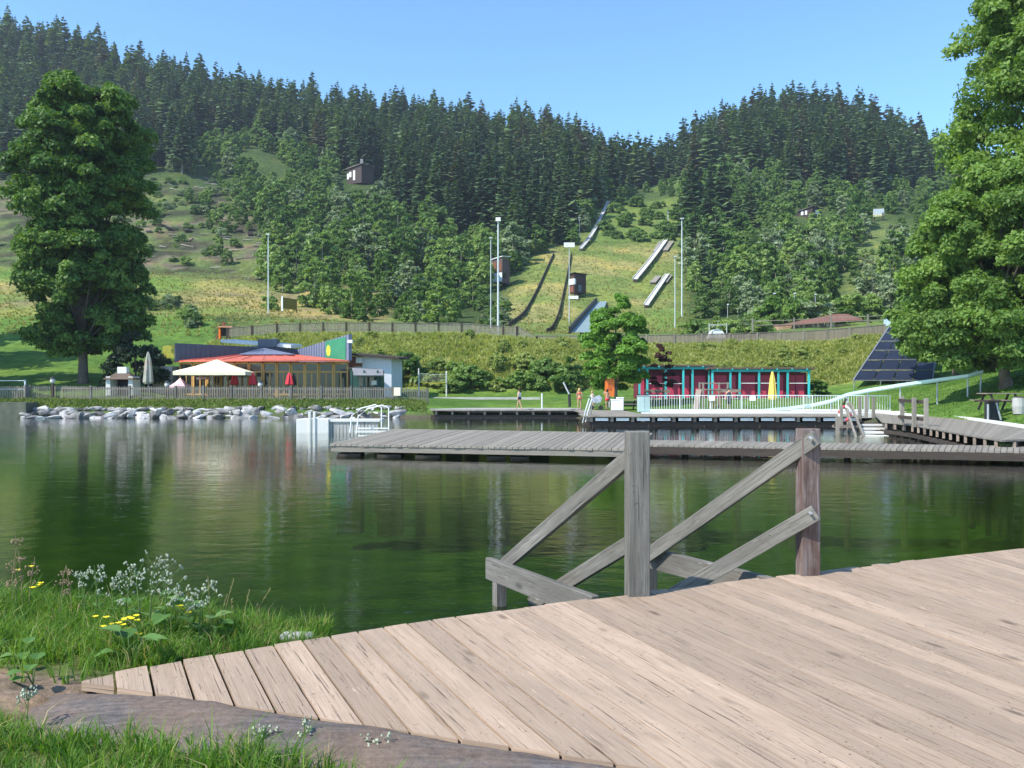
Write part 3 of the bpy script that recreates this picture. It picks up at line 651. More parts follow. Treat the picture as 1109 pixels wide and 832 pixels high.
# ================================================================ bank fence and rocks on left shore
def fence(name,label,pts,h,group=None,pitch=.13,pw=.058,post=2.4,mats=(GREYL,GREY,GREYL),rails=(.2,.85),ptop=.08,cat='fence',over=0.,slatted=True,toprail=False,psize=.13):
    pts=[Vector(p) for p in pts]; t=thing(name,label,cat,pts[0],0,group); mb=MB(); mr=MB()
    for i in range(len(pts)-1):
        a,b=pts[i],pts[i+1]; L=(b-a).length; d=(b-a)/L; rz=math.atan2(d.y,d.x)
        if slatted:
            n_=int(math.hypot(b.x-a.x,b.y-a.y)/pitch)
            for k in range(n_):
                p=a.lerp(b,(k+.5)/n_); hh=h*random.uniform(.97,1.02); mb.box((p.x,p.y,p.z+.06+(hh-.06)/2),(pw,.022,hh-.06),rz)
        for r in rails: mr.beam(a+Vector((0,.03,h*r)),b+Vector((0,.03,h*r)),.04,.09)
        if toprail: mr.beam(a+Vector((0,0,h+.03)),b+Vector((0,0,h+.03)),.12,.05)
        n_=max(1,round(L/post))
        for k in range(n_+(i==len(pts)-2)):
            p=a.lerp(b,k/n_); MB().box((p.x,p.y+.02,p.z+(h+ptop)/2-.1),(psize,psize,h+ptop+.2),rz).build('post',mats[1],t)
    if slatted: mb.build('pickets',mats[0],t)
    mr.build('rail',mats[2],t); return t
fence('picket_fence','low grey picket fence on the rocky shore in front of the restaurant',[Vector((X_(px,Y),Y,gz(px,Y)-.02)) for px,Y in ((-140,64),(-40,64),(28,64),(32,64.2),(57,64.6),(98,64),(140,64),(190,64),(250,64),(315,64),(380,64.3),(425,64.6),(463,65))],1.1,psize=.17)
t=fence('pale_rail_fence','pale horizontal rail fence at the far left shore',[Vector((X_(px,65.5),65.5,gz(px,65.5)+.1)) for px in (-60,-20,27)],1.25,slatted=False,mats=(WHITE,WHITE,WHITE),rails=(.5,),toprail=True,psize=.1)
def lantern(px,Y,h,label):
    p=P(px,Y); t=thing('lantern_post',label,'lamp',p,0,'globe lanterns along the shore fence')
    MB().box((0,0,h/2),(.16,.16,h)).build('post',DARKW,t,world=False)
    MB().lathe([(.06,0),(.15,.06),(.19,.2),(.14,.38),(.05,.42)],(0,0,h),10).build('globe',WHITEP,t,world=False,smooth=True)
    MB().lathe([(.24,0),(.2,.05),(.02,.14)],(0,0,h+.40),10).build('cap',BLACK,t,world=False)
lantern(57,64.3,1.25,'white lantern on a dark post on the fence, leftmost, left of the big tree trunk')
lantern(181,64.3,1.0,'white lantern on the fence beside the pink parasol')
lantern(282,64.3,1.0,'white lantern on the fence right of the large cream parasol')
# concrete outlet at far left
p=W(12,440,60.3); mb=MB().box((p.x,60.9,.45),(2.3,1.6,1.3)); o=mb.build('concrete_culvert',simple('mossy_concrete',(.09,.10,.07),.9,.35,2.,.4)); props(o,'dark mossy concrete outlet at the waterline on the far left','culvert')
p=P(430.5,64.4); o=MB().box((p.x,64.35,p.z+.75),(.5,.3,.62)).build('fence_box',CREAM,bevel=.02); props(o,'cream box hanging on the picket fence below the white annex','box')
# rocks
def rock_proto(seed):
    r=np.random.default_rng(seed); import bmesh
    bm=bmesh.new(); bmesh.ops.create_icosphere(bm,subdivisions=2,radius=.5)
    pl_=[(Vector(r.normal(size=3)).normalized(),r.uniform(.20,.36)) for _ in range(13)]
    sc=Vector((r.uniform(.95,1.5),r.uniform(.8,1.1),r.uniform(.6,.9)))
    for v in bm.verts:
        for nn_,d in pl_:
            e=v.co.dot(nn_)-d
            if e>0: v.co-=nn_*e*.92
        v.co=Vector((v.co.x*sc.x,v.co.y*sc.y,v.co.z*sc.z))+Vector(r.normal(size=3))*.008
    me=bpy.data.meshes.new('boulder'); bm.to_mesh(me); bm.free(); me.materials.append(ROCK); return me
RK=[rock_proto(i) for i in range(8)]
nrk=0
for row,(Y,z,s) in enumerate(((60.0,.0,1.15),(60.4,.30,1.05),(60.95,.58,.9))):
    px=27+row*3
    while px<(448 if row<2 else 440):
        sc=s*random.uniform(.62,1.35); o=bpy.data.objects.new('boulder',random.choice(RK)); C.objects.link(o)
        yy=Y+random.uniform(-.12,.2)+(px-27)/420*.7; o.location=(X_(px,yy),yy,z+random.uniform(-.08,.08)); o.scale=(sc*random.uniform(.85,1.3),sc*.9,sc*random.uniform(.65,1.0)); o.rotation_euler=(random.uniform(-.3,.3),random.uniform(-.35,.35),random.uniform(0,6.3))
        lab=['pale angular boulder in the bottom row at the waterline below the picket fence','pale grey boulder in the middle row of the stone bank below the picket fence','pale boulder in the top row of the stone bank, under the grass strip'][row]
        props(o,lab,'boulder',['boulders in the waterline row of the stone bank','boulders in the middle row of the stone bank','boulders in the top row of the stone bank'][row])
        px+=sc*random.uniform(.46,.66)*923/60; nrk+=1
# ================================================================ RESTAURANT
bt=thing('restaurant','low red-roofed lakeside restaurant with blue-grey parapet and timber-framed windows','building',P(290,74))
base=1.25
wp=[(195,71.2),(225,70.2),(255,69.6),(285,69.4),(315,69.5),(345,69.9),(377,70.6)]
wpt=[Vector((X_(a,b),b)) for a,b in wp]
bodyp=[(p.x,p.y+.2) for p in wpt]+[(X_(378,72),79),(X_(192,72),79)]
MB().prism(bodyp,base-.3,4.25).build('wall',REDW,bt)
for i in range(6):
    a,b=wpt[i],wpt[i+1]
    for k in range(2):
        p=a.lerp(b,k/2+.03); q=a.lerp(b,(k+1)/2-.03); d=(q-p); L=d.length; d=d/L; nrm=Vector((d.y,-d.x))
        mb=MB(); z0,z1,zt=1.6,4.15,3.45
        pp=lambda f,z,o=0.06: Vector((p.x+d.x*L*f+nrm.x*o,p.y+d.y*L*f+nrm.y*o,z))
        mb.beam(pp(0,z0-.3),pp(0,z1),.15,.13,up=(d.x,d.y,0)); mb.beam(pp(1,z0-.3),pp(1,z1),.12,.12,up=(d.x,d.y,0)); mb.beam(pp(.5,z0),pp(.5,zt),.07,.1,up=(d.x,d.y,0))
        for z in (z0,zt,z1): mb.beam(pp(0,z),pp(1,z),.1,.13)
        f_=mb.build('window',HONEY,bt)
        mg=MB(); mg.face([pp(.03,z0,.03),pp(.97,z0,.03),pp(.97,z1,.03),pp(.03,z1,.03)]); 
        g_=mg.build('pane',GLASS,f_)
# fan roof
eav=[(188,71.0),(200,69.6),(222,68.9),(250,68.4),(285,68.1),(320,68.2),(352,68.7),(379,69.4)]
apex=Vector((X_(286,76),76,5.35)); mb=MB()
fine=[]
for i in range(len(eav)-1):
    for k in range(3): f=k/3; fine.append((eav[i][0]*(1-f)+eav[i+1][0]*f,eav[i][1]*(1-f)+eav[i+1][1]*f))
fine.append(eav[-1]); top=[]
for i,(px,Y) in enumerate(fine):
    e=Vector((X_(px,Y),Y,4.38)); top.append(e)
for i in range(len(top)-1):
    a,b=top[i],top[i+1]; a2=a.lerp(apex,.72); b2=b.lerp(apex,.72)
    mb.face([a,b,b2,a2],var=.5); mb.face([a2,b2,apex],var=.5); mb.face([a-Vector((0,0,.13)),b-Vector((0,0,.13)),b,a]); mb.face([b-Vector((0,0,.13)),a-Vector((0,0,.13)),apex-Vector((0,0,.2))])
rf=mb.build('roof',REDROOF,bt)
mb=MB()
for e in top[::2]: mb.beam(e+Vector((0,0,.02)),e.lerp(apex,.8)+Vector((0,0,.03)),.05,.06)
mb.build('roof_seam',REDROOF,rf)
# parapets: one metal, shade and sun put into two tones
A=(X_(190,70.2),70.2); B=(X_(322,77),77.); Cc=(X_(378,69.2),69.2)
def slab(a,b,za0,za1,zb0,zb1,th,name,m,par,ribs=0,mr=None,rs=1):
    d=Vector((b[0]-a[0],b[1]-a[1])); L=d.length; d/=L; nr_=Vector((d.y,-d.x))
    f=[Vector((a[0],a[1],za0)),Vector((b[0],b[1],zb0)),Vector((b[0],b[1],zb1)),Vector((a[0],a[1],za1))]
    o=MB().solid(f,(-nr_.x*th,-nr_.y*th,0)).build(name,m,par)
    if ribs:
        mb=MB()
        for k in range(ribs+1):
            t_=k/ribs; p=Vector((a[0]+d.x*L*t_+nr_.x*.02,a[1]+d.y*L*t_+nr_.y*.02,0)); mb.box((p.x,p.y,((za0+(zb0-za0)*t_)+(za1+(zb1-za1)*t_))/2),(.04,.04,(za1+(zb1-za1)*t_)-(za0+(zb0-za0)*t_)),math.atan2(d.y,d.x),axis=2)
        mb.build('seam',mr or m,o)
    return o
slab(A,B,4.3,5.82,4.3,5.66,.25,'parapet',NAVY_SHADE,bt,26)
slab(B,Cc,4.3,5.60,4.36,6.5,.25,'parapet',LAV_LIT,bt,20,label_:=None) if False else slab(B,Cc,4.3,5.60,4.36,6.5,.25,'parapet',LAV_LIT,bt,20)
d=(Vector(Cc)-Vector(B)).normalized(); nrm=Vector((d.y,-d.x))
sp=lambda px,py,o: (lambda Y:(Vector((X_(px,Y),Y,Z_(py,Y)))+Vector((nrm.x*o,nrm.y*o,0))))( (lambda u:(B[1]-B[0]*d.y/d.x)/(1-u*d.y/d.x))((px-HX)/F) )
q=[sp(353,389,.06),sp(375,390,.06),sp(375,365,.06),sp(353,370,.06)]
sg=MB().solid(q,(-nrm.x*.04,-nrm.y*.04,0)).build('sign_board',SIGNG,bt)
ctr=sp(356.5,380,.075); U=(q[1]-q[0]).normalized(); poly=[]
for k in range(20):
    a=2*math.pi*k/20; r=.42 if k%2==0 else .31; poly.append(ctr+U*(math.cos(a)*r)+Vector((0,0,math.sin(a)*r*1.25)))
MB().solid(poly,(-nrm.x*.008,-nrm.y*.008,0)).build('sun_emblem',YEL,sg)
mb=MB()
for i,(l,zz_) in enumerate(((.5,.35),(.35,-.05),(.45,-.4))): mb.solid([q[0].lerp(q[1],.42)+Vector((0,0,1.0+zz_)),q[0].lerp(q[1],.42+l)+Vector((0,0,1.0+zz_)),q[0].lerp(q[1],.42+l)+Vector((0,0,1.04+zz_)),q[0].lerp(q[1],.42)+Vector((0,0,1.04+zz_))],(nrm.x*.02,nrm.y*.02,0))
MB().box(sp(380.5,370,.1),(.4,.35,.25)).build('floodlight',WHITE,bt)
# roof details
slab_=MB().solid([W(239,368,76),W(315,373.5,76),W(315,377,76),W(239,371,76)],(0,4.,.25)).build('white_roof_slab',WHITE,bt)
MB().box((X_(283,77),77.5,5.6),(3.4,2.5,.5)).build('roof_light_base',CONC,bt)
mb=MB()
for k in range(9): px=262+k*6.8; mb.beam(W(286,377.2,74.6),W(px,383.5,72.2),.06,.05)
mb.solid([W(258,383.8,72.),W(320,383.8,72.),W(288,377.5,74.8),W(283,377.5,74.8)],(0,.1,-.08)).build('canopy_roof',LAV_LIT,bt)
MB().box(W(291,372,76.2),(1.6,1.2,.7)).build('ventilation_unit',NAVY_SHADE,bt)
MB().tube([W(297,373,76),W(297,367,76)],.22,8).build('chimney',STEEL,bt)
mb=MB().solid([W(176,388,70.5),W(190,388,70.5),W(190,373,70.5),W(176,375,70.5)],(0,.3,0)); mb.build('yellow_sign',simple('faded_yellow',(.30,.28,.03),.6,.2,3),bt)
MB().box((X_(181,72),73,2.6),(1.6,4,2.7)).build('side_wall',CONC,bt)
# annex
ax=thing('annex','white-walled annex with thin dark brown roof right of the restaurant','building',P(406,73))
MB().box(((X_(384,72)+X_(424,72))/2,75.5,(base-.3+4.75)/2),(X_(424,72)-X_(384,72),7,4.75-base+.3)).build('wall',simple('white_render',(.66,.68,.72),.8,.05,1.),ax)
MB().solid([W(379,385,71.3),W(432,389.5,71.3),W(432,387,71.3),W(379,382.5,71.3)],(0,8,.3)).build('roof',DARKW,ax)
MB().solid([W(379,397,71.85),W(392,397,71.85),W(392,386,71.85),W(379,386,71.85)],(0,.2,0)).build('brown_panel',REDW,ax)
MB().box(W(389,390,71.8),(.55,.08,.5)).build('window',WHITE,ax)
# green hut
h=thing('kiosk_hut','small dark green kiosk hut with grey pitched roof by the fence','hut',P(397,67.3))
xa,xb=X_(381,67),X_(412,67)
for x in (xa+.1,xb-.1,xa+1.1):
    MB().box((x,66.3,2.2),(.14,.14,2.6)).build('post',DGREEN,h)
MB().box(((xa+xb)/2,68.2,2.2),(xb-xa,1.6,2.6)).build('wall',DGREEN,h)
MB().box(((xa+xb)/2,67.3,2.7),(1.2,.1,.9)).build('hatch',GLASS,h)
MB().box((X_(405,67.2),67.25,2.55),(.4,.05,.35)).build('notice',WHITE,h)
MB().solid([W(377,398,65.9)+Vector((0,1.6,0)),W(411,399.5,65.9)+Vector((0,1.6,0)),W(415.5,406.5,65.7),W(383,406.5,65.7)],(0,.05,-.08)).build('roof',ROOFG,h)
MB().solid([W(377,398,67.5),W(411,399.5,67.5),W(414,406.5,69.4),W(380,406.5,69.4)],(0,.05,-.08)).build('roof_back',ROOFG,h)
# parasols
def parasol_open(label,px,Y,ztop,zeave,r,mat,n_=8,square=False,tilt=0):
    p=P(px,Y); t=thing('parasol',label,'parasol',p)
    MB().tube([(0,0,0),(0,0,ztop-p.z)],.045,8).build('pole',HONEY,t,world=False)
    mb=MB(); n_=4 if square else n_; a0=math.pi/4+.12 if square else 0; ring=[(math.cos(a0+2*math.pi*k/n_)*r,math.sin(a0+2*math.pi*k/n_)*r,zeave-p.z) for k in range(n_)]
    for k in range(n_):
        a,b=ring[k],ring[(k+1)%n_]; ap=(0,0,ztop-p.z); m1=tuple((a[i]+ap[i])/2-(.06 if i==2 else 0) for i in range(3)); m2=tuple((b[i]+ap[i])/2-(.06 if i==2 else 0) for i in range(3))
        mb.face([a,b,m2,m1]); mb.face([m1,m2,ap]); lo=.28 if square else .15
        mb.face([(a[0],a[1],a[2]-lo),(b[0],b[1],b[2]-lo),b,a])
    mb.build('canopy',mat,t,world=False); MB().lathe([(.3,0),(.3,.12),(.06,.16)],(0,0,0),10).build('base',CONC,t,world=False)
    return t
parasol_open('large square cream parasol in front of the restaurant windows',235,67.2,Z_(389.5,67.2),Z_(403,67.2),3.75,CREAM,square=True)
parasol_open('small pink and white parasol just above the fence left of the cream parasol',195.5,65.8,Z_(409,65.8),Z_(418,65.8),.85,PINKF)
parasol_open('small faded red parasol under the left half of the cream parasol',220.5,67.8,Z_(404.5,67.8),Z_(409,67.8),.6,PINKF)
def parasol_closed(label,px,Y,ytop,ybot,r,mat,group=None,polem=None):
    p=P(px,Y); zt=Z_(ytop,Y)-p.z; zb=Z_(ybot,Y)-p.z; t=thing('closed_parasol',label,'parasol',p,0,group)
    MB().tube([(0,0,0),(0,0,zt)],.035,8).build('pole',polem or STEEL,t,world=False)
    H=zt-zb; mb=MB(); n_=12; pr=[(r*.75,0),(r,.06),(r*.82,.35),(r*.6,.7),(r*.25,.95),(.02,1)]; vs=[]
    for (rr,f) in pr: vs.append([(math.cos(2*math.pi*k/n_)*rr*(1 if k%2 else .72),math.sin(2*math.pi*k/n_)*rr*(1 if k%2 else .72),zb+H*f) for k in range(n_)])
    for i in range(len(vs)-1):
        for k in range(n_): mb.face([vs[i][k],vs[i][(k+1)%n_],vs[i+1][(k+1)%n_],vs[i+1][k]])
    mb.build('canopy',mat,t,world=False); MB().lathe([(.28,0),(.28,.1),(.05,.14)],(0,0,0),10).build('base',CONC,t,world=False)
for px,lb in ((254,'closed red parasol under the right half of the cream parasol'),(273.5,'closed red parasol right of the cream parasol, before the dark doorway'),(313.5,'closed red parasol alone before the middle windows')):
    parasol_closed(lb,px,67.6,403.5,417,.36,REDF)
parasol_closed('tall closed faded green and red parasol by the brick grill house',160.5,66.,381,416,.40,simple('faded_parasol_cloth',(.30,.30,.24),.8,.35,1.4,dirt=(.45,.12,.10)))
parasol_closed('closed yellow parasol in front of the crimson changing cabins',836.5,60.5,402,433,.32,YELF)
# brick grill house
t=thing('grill_house','small white-sided grill house with brown hipped roof and short chimney','grill',P(133,67.5)); Y=67.5; x0,x1=X_(119,Y),X_(148,Y); z0=gz(133,Y)
for x in (x0+.18,x1-.18): MB().box((x,Y,z0+.75),(.34,1.4,1.5)).build('side_wall',CONCW,t)
MB().box(((x0+x1)/2,Y+.62,z0+.75),(x1-x0-.7,.12,1.5)).build('back_wall',BLACK,t)
zr=Z_(411,Y); za=Z_(403.5,Y); a=[(x0-.15,Y-.9,zr),(x1+.15,Y-.9,zr),(x1+.15,Y+.9,zr),(x0-.15,Y+.9,zr)]; b=[(x0+.6,Y-.1,za),(x1-.6,Y-.1,za),(x1-.6,Y+.1,za),(x0+.6,Y+.1,za)]; mb=MB()
for k in range(4): mb.face([a[k],a[(k+1)%4],b[(k+1)%4],b[k]])
mb.face(b); mb.face(a[::-1]); r_=mb.build('roof',ROOFB,t)
MB().box(((x0+x1)/2,Y,(za+Z_(398,Y))/2-.02),(.72,.5,Z_(398,Y)-za+.1)).build('chimney',WHITE,r_)
# ================================================================ CHANGING CABINS
cb=thing('changing_cabins','long row of crimson changing cabins with turquoise frames','cabins',(X_(784,73),73,1.35))
def cabin_row(px0,px1,ytop,Y,ts):
    zt=Z_(ytop,Y); zb=gz((px0+px1)/2,Y)-.05; x0,x1=X_(px0,Y),X_(px1,Y)
    MB().box(((x0+x1)/2,Y+2.1,(zb+zt)/2-.05),(x1-x0-.05,2.7,zt-zb-.2)).build('wall',PINKD,cb)
    MB().box(((x0+x1)/2,Y+.8,zb+.02),(x1-x0,2.2,.08)).build('floor',CONC,cb)
    MB().solid([Vector((x0-.35,Y-.25,zt+.12)),Vector((x1+.35,Y-.25,zt+.12)),Vector((x1+.35,Y-.25,zt+.26)),Vector((x0-.35,Y-.25,zt+.26))],(0,4.3,-.25)).build('roof',ROOFB,cb)
    MB().box(((x0+x1)/2,Y-.02,zt-.02),(x1-x0+.1,.12,.2)).build('beam',TURQ,cb)
    for px in ts: MB().box((X_(px,Y),Y,(zb+zt-.12)/2),(.16,.13,zt-zb-.12)).build('post',TURQ,cb)
    ed=sorted(ts)
    for i in range(len(ed)-1):
        a,b=X_(ed[i],Y)+.12,X_(ed[i+1],Y)-.12; nn_=max(1,round((b-a)/.95)); wdt=(b-a)/nn_
        for k in range(nn_):
            dr=MB().box((a+wdt*(k+.5),Y+.72,zb+1.02),(wdt-.07,.06,1.95)).build('door',PINK,cb)
        if b-a>1.2:
            MB().box(((a+b)/2,Y+.02,zb+1.32),(b-a,.05,.06)).build('rail',WHITE,cb)
    mb=MB(); k=x0+.4
    while k<x1: mb.box((k,Y-.1,zt+.10),(.09,.5,.1),axis=1); k+=1.25
    mb.build('rafters',TURQ,cb)
cabin_row(692,769,398.5,72.6,[692.5,701,721,740,750,768])
cabin_row(771,877,401.3,71.6,[771.5,791,801,822,843,853,876])
def bench(label,px,Y,L=1.6,rz=0,group=None):
    p=P(px,Y); t=thing('bench',label,'bench',p,rz,group)
    MB().box((0,0,.45),(L,.4,.05)).build('seat',BROWNP,t,world=False); MB().box((0,.2,.75),(L,.04,.25)).build('backrest',BROWNP,t,world=False)
    for x in (-L/2+.15,L/2-.15): MB().box((x,0,.21),(.08,.36,.42)).build('leg',DARKW,t,world=False)
bench('dark bench before the left crimson cabins',712,71.,2.2); bench('dark bench in front of the right crimson cabins',790,70.2,2.); 
def picnic(label,p,rz=0,sc=1.,group='picnic tables on the lawn'):
    t=thing('picnic_table',label,'picnic table',p,rz,group); t.scale=(sc,)*3
    mb=MB(); [mb.box((0,y,.74),(1.7,.14,.04)) for y in (-.3,-.15,0,.15,.3)]; mb.build('tabletop',BROWNP,t,world=False)
    for s_ in (-1,1):
        MB().box((0,s_*.72,.44),(1.7,.26,.04)).build('seat',BROWNP,t,world=False)
    for x in (-.6,.6):
        mb=MB(); mb.beam((x,-.6,0),(x,-.2,.72),.09,.05); mb.beam((x,.6,0),(x,.2,.72),.09,.05); mb.beam((x,-.8,.4),(x,.8,.4),.05,.09); mb.build('trestle',DARKW,t,world=False)
picnic('dark picnic table behind the white bins, left of the pool fence',P(680,62),.2); picnic('dark picnic table nearer the crimson cabins, beside the small purple tree',P(700,67),-.2)
# pool railing
def barfence(label,pts,h,pitch=.16,m=STEELP,z=None):
    pts=[Vector(p) for p in pts]; t=thing('metal_railing',label,'railing',pts[0]); mb=MB()
    for i in range(len(pts)-1):
        a,b=pts[i],pts[i+1]; L=(b-a).length
        for zz_ in (.1,h): mb.beam(a+Vector((0,0,zz_)),b+Vector((0,0,zz_)),.045,.045)
        n_=int(L/pitch)
        for k in range(1,n_): p=a.lerp(b,k/n_); mb.box((p.x,p.y,p.z+h/2+.05),(.02,.02,h-.1))
        n_=max(1,round(L/1.9))
        for k in range(n_+(i==len(pts)-2)): p=a.lerp(b,k/n_); MB().tube([p,p+Vector((0,0,h+.03))],.032,8).build('post',m,t)
    mb.build('bars',m,t)
barfence('long pale metal bar railing between the bathing deck and the crimson cabins',[(X_(703,54),54,.64),(X_(870,54),54,.64),(X_(880,53),53,.64),(X_(964,53),53,.64)],1.02)
for px,lb in ((771,'white sign on the metal railing below the climbing frame'),(815,'white sign on the metal railing left of the yellow parasol')):
    o=MB().box(W(px,431.5,53.9),(.38,.03,.30)).build('railing_sign',WHITE); props(o,lb,'sign')
t=thing('equipment_cabinet','pale grey-green metal cabinet at the left end of the pool railing','cabinet',(X_(697,52.5),52.5,.64))
MB().box((0,0,.5),(.72,.6,1.0)).build('body',simple('grey_green_paint',(.36,.48,.45),.5,.08,2.),t,world=False,bevel=.02); MB().box((0,0,1.02),(.78,.66,.04)).build('lid',STEEL,t,world=False)
for x in (-.18,.18): MB().box((x,-.31,.5),(.33,.02,.9)).build('door',simple('grey_green_paint',(.36,.48,.45)),t,world=False)
for px,s_,lb in ((665.5,.85,'smaller white bin, left of the pair on the deck'),(671.5,1.0,'taller white bin, right of the pair on the deck')):
    z_=.6; t=thing('waste_bin',lb,'bin',(X_(px,58),58,z_)); MB().box((0,0,.42*s_),(.44,.45,.84*s_)).build('body',WHITE,t,world=False,bevel=.03); MB().box((0,0,.87*s_),(.5,.5,.06)).build('lid',CONCW,t,world=False,bevel=.02)
# orange booth
p=P(660,64.5); t=thing('orange_booth','bright orange rounded lifeguard call box on a post behind the deck','call box',p)
MB().tube([(0,0,0),(0,0,1.0)],.06,8).build('post',STEEL,t,world=False)
prf=[(-.34,0),(.34,0),(.36,1.15),(.25,1.36),(0,1.42),(-.25,1.36),(-.34,1.15)]
MB().solid([(a,-.25,b+.82) for a,b in prf],(0,.5,0)).build('shell',ORANGE,t,world=False,bevel=.03)
MB().box((0,-.26,1.55),(.3,.03,.5)).build('recess',simple('dark_orange',(.45,.09,.02),.6),t,world=False)
# climbing frame
t=thing('climbing_frame','pale wooden climbing frame with rope net behind the pool railing','climbing frame',P(773,62)); zb=gz(773,62)
for px in (757.5,764.5,782,788): MB().box((X_(px,62),62+(.9 if px in(764.5,782) else 0),zb+1.0),(.11,.11,2.05)).build('post',GREYL,t)
for zz_ in (1.95,1.5): MB().beam(W(757.5,0,62)*1,W(788,0,62)*1,.08,.09) if False else MB().beam((X_(757.5,62),62,zb+zz_),(X_(788,62),62,zb+zz_),.09,.09).build('crossbar',GREYL,t)
mb=MB()
for k in range(8): x=X_(766+k*2.2,62); mb.tube([(x,62,zb+.2),(x,62,zb+1.5)],.02,5)
for k in range(5): mb.tube([(X_(765,62),62,zb+.3+k*.28),(X_(782,62),62,zb+.3+k*.28)],.02,5)
mb.build('rope_net',REDW,t)
MB().beam((X_(757,62),62,zb+1.5),(X_(750,62),61,zb+.1),.4,.04).build('ramp',BROWNP,t)
# water slide
pts=[(1062,404,50),(1048,408.5,50),(1015,413,51),(975,418.5,52),(940,424,53),(918,428.5,53.5),(900,435.5,54),(880,440,54.5),(855,443.5,55),(825,446.3,55.2)]
t=thing('water_slide','pale aqua water slide trough running down from the tree to the pool terrace','slide',P(940,54))
cp=[W(a,b,c) for a,b,c in pts]; mb=MB()
pr=[(-.30,.17),(-.28,.03),(-.16,-.04),(.16,-.04),(.28,.03),(.30,.17)]; rings=[]
for i,p in enumerate(cp):
    d=(cp[min(i+1,len(cp)-1)]-cp[max(i-1,0)]); d.z=0; d.normalize(); nn_=Vector((-d.y,d.x,0)); rings.append([p+nn_*u+Vector((0,0,v)) for u,v in pr])
for i in range(len(rings)-1):
    for k in range(5):
        mb.face([rings[i][k],rings[i][k+1],rings[i+1][k+1],rings[i+1][k]]); 
        o_=Vector((0,0,-.03)); mb.face([rings[i+1][k]+o_,rings[i+1][k+1]+o_,rings[i][k+1]+o_,rings[i][k]+o_])
mb.build('trough',SLIDE,t)
for i in range(0,len(cp)-1): 
    p=cp[i]; zg=float(ground(p.x,p.y))
    if p.z-zg>.25: MB().tube([(p.x,p.y,zg-.1),(p.x,p.y,p.z-.05)],.05,8).build('support_leg',STEEL,t)
mb=MB()
for i in range(len(rings)-1): mb.tube([rings[i][0]+Vector((0,-.03,-.18)),rings[i+1][0]+Vector((0,-.03,-.18))],.05,6)
mb.build('under_rail',BLACK,t)
# bathing stairs
t=thing('bathing_stairs','pale wooden bathing stairs with slanted rails where boardwalk meets deck','stairs',(X_(948,37),37,0))
for k in range(5):
    a=W(932+k*1.0,460.5+k*4.0,41-.9*k); b=W(960,460.5+k*4.0,41-.9*k); b.x=X_(958+k*.8,41-.9*k)
    MB().box(((a.x+b.x)/2,a.y,a.z),(b.x-a.x,.42,.09)).build('tread',CONCW,t)
for (a,b) in ((W(921,437,41.5),W(937,477,37.3)),(W(916,441,41.5),W(928,477,37.2))):
    MB().beam(a,b,.08,.13).build('slanted_rail',GREYL,t)
MB().beam(W(916,432,41.5),W(904,462,41),.06,.09).build('slanted_rail',DARKW,t)
for px,y0,y1,Y in ((907,451,474,39.5),(911,440,474,41),(919,436,470,41.8)): MB().box((X_(px,Y),Y,(Z_(y0,Y)+Z_(y1,Y))/2-.3),(.13,.13,Z_(y0,Y)-Z_(y1,Y)+.6)).build('post',GREYL,t)
MB().box(W(915,462,41.2),(.9,.9,.12)).build('landing',BROWNP,t)
p=W(915,448,41.1); mb=MB(); rp=[p+Vector((math.cos(a)*.27,0,math.sin(a)*.33)) for a in np.linspace(0,2*math.pi,17)]
t=thing('life_ring','red and white life ring hanging on the bathing stairs post','life ring',p)
for k in range(4): MB().tube(rp[k*4:k*4+5],.075,8).build('ring_section',simple('ring_red',(.70,.10,.12),.5) if k%2 else WHITE,t,smooth=True)
# wooden railings on boardwalk
def postrail(label,L,rails,h=1.1):
    t=thing('post_railing',label,'railing',L[0],0,'short post railings on the right boardwalk')
    for p in L: MB().box((p.x,p.y,p.z+h/2),(.15,.13,h+.1)).build('post',GREYL,t,bevel=.01)
    for z_ in rails: MB().beam(L[0]+Vector((-.1,.1,z_)),L[-1]+Vector((.12,.1,z_)),.06,.14).build('rail',DARKW,t)
postrail('post railing with two dark rails on the boardwalk, nearer the right edge',[W(977,459,36.5),W(990,461.5,35),W(1003,463,34.2)],(1.0,.3),1.12)
postrail('three bare grey posts at the head of the bathing stairs',[W(931,453,44),W(938,452,45.5),W(946,452.5,44.5)],(),1.06)
# benches under the right tree
picnic('dark picnic table in the shade at the right edge below the leafy tree',G(1096,453,.75)+Vector((0,1,.35)),.15,1.05)
p=G(1082,455,.7); t=thing('outdoor_shower','leaning grey metal frame shower beside the shaded picnic table','shower',p); Y=p.y
mb=MB(); mb.tube([W(1070,457,Y),W(1070,438,Y)],.045,8).build('pole',STEEL,t); MB().tube([W(1084,455,Y),W(1079,436,Y)],.04,8).build('brace',STEEL,t); MB().beam(W(1068,434,Y),W(1081,434,Y),.5,.06).build('top_plate',DARKW,t); MB().box(W(1074,446,Y+.4),(.45,.4,1.0)).build('body',BLACK,t)
p=G(1103,452,.8); t=thing('litter_barrel','pale round litter barrel at the far right edge by the picnic table','barrel',p+Vector((0,0,.15))); MB().lathe([(.22,0),(.27,.35),(.24,.75)],(0,0,0),12).build('body',CONC,t,world=False); MB().lathe([(.25,0),(.2,.04),(.02,.06)],(0,0,.75),12).build('lid',DARKW,t,world=False)
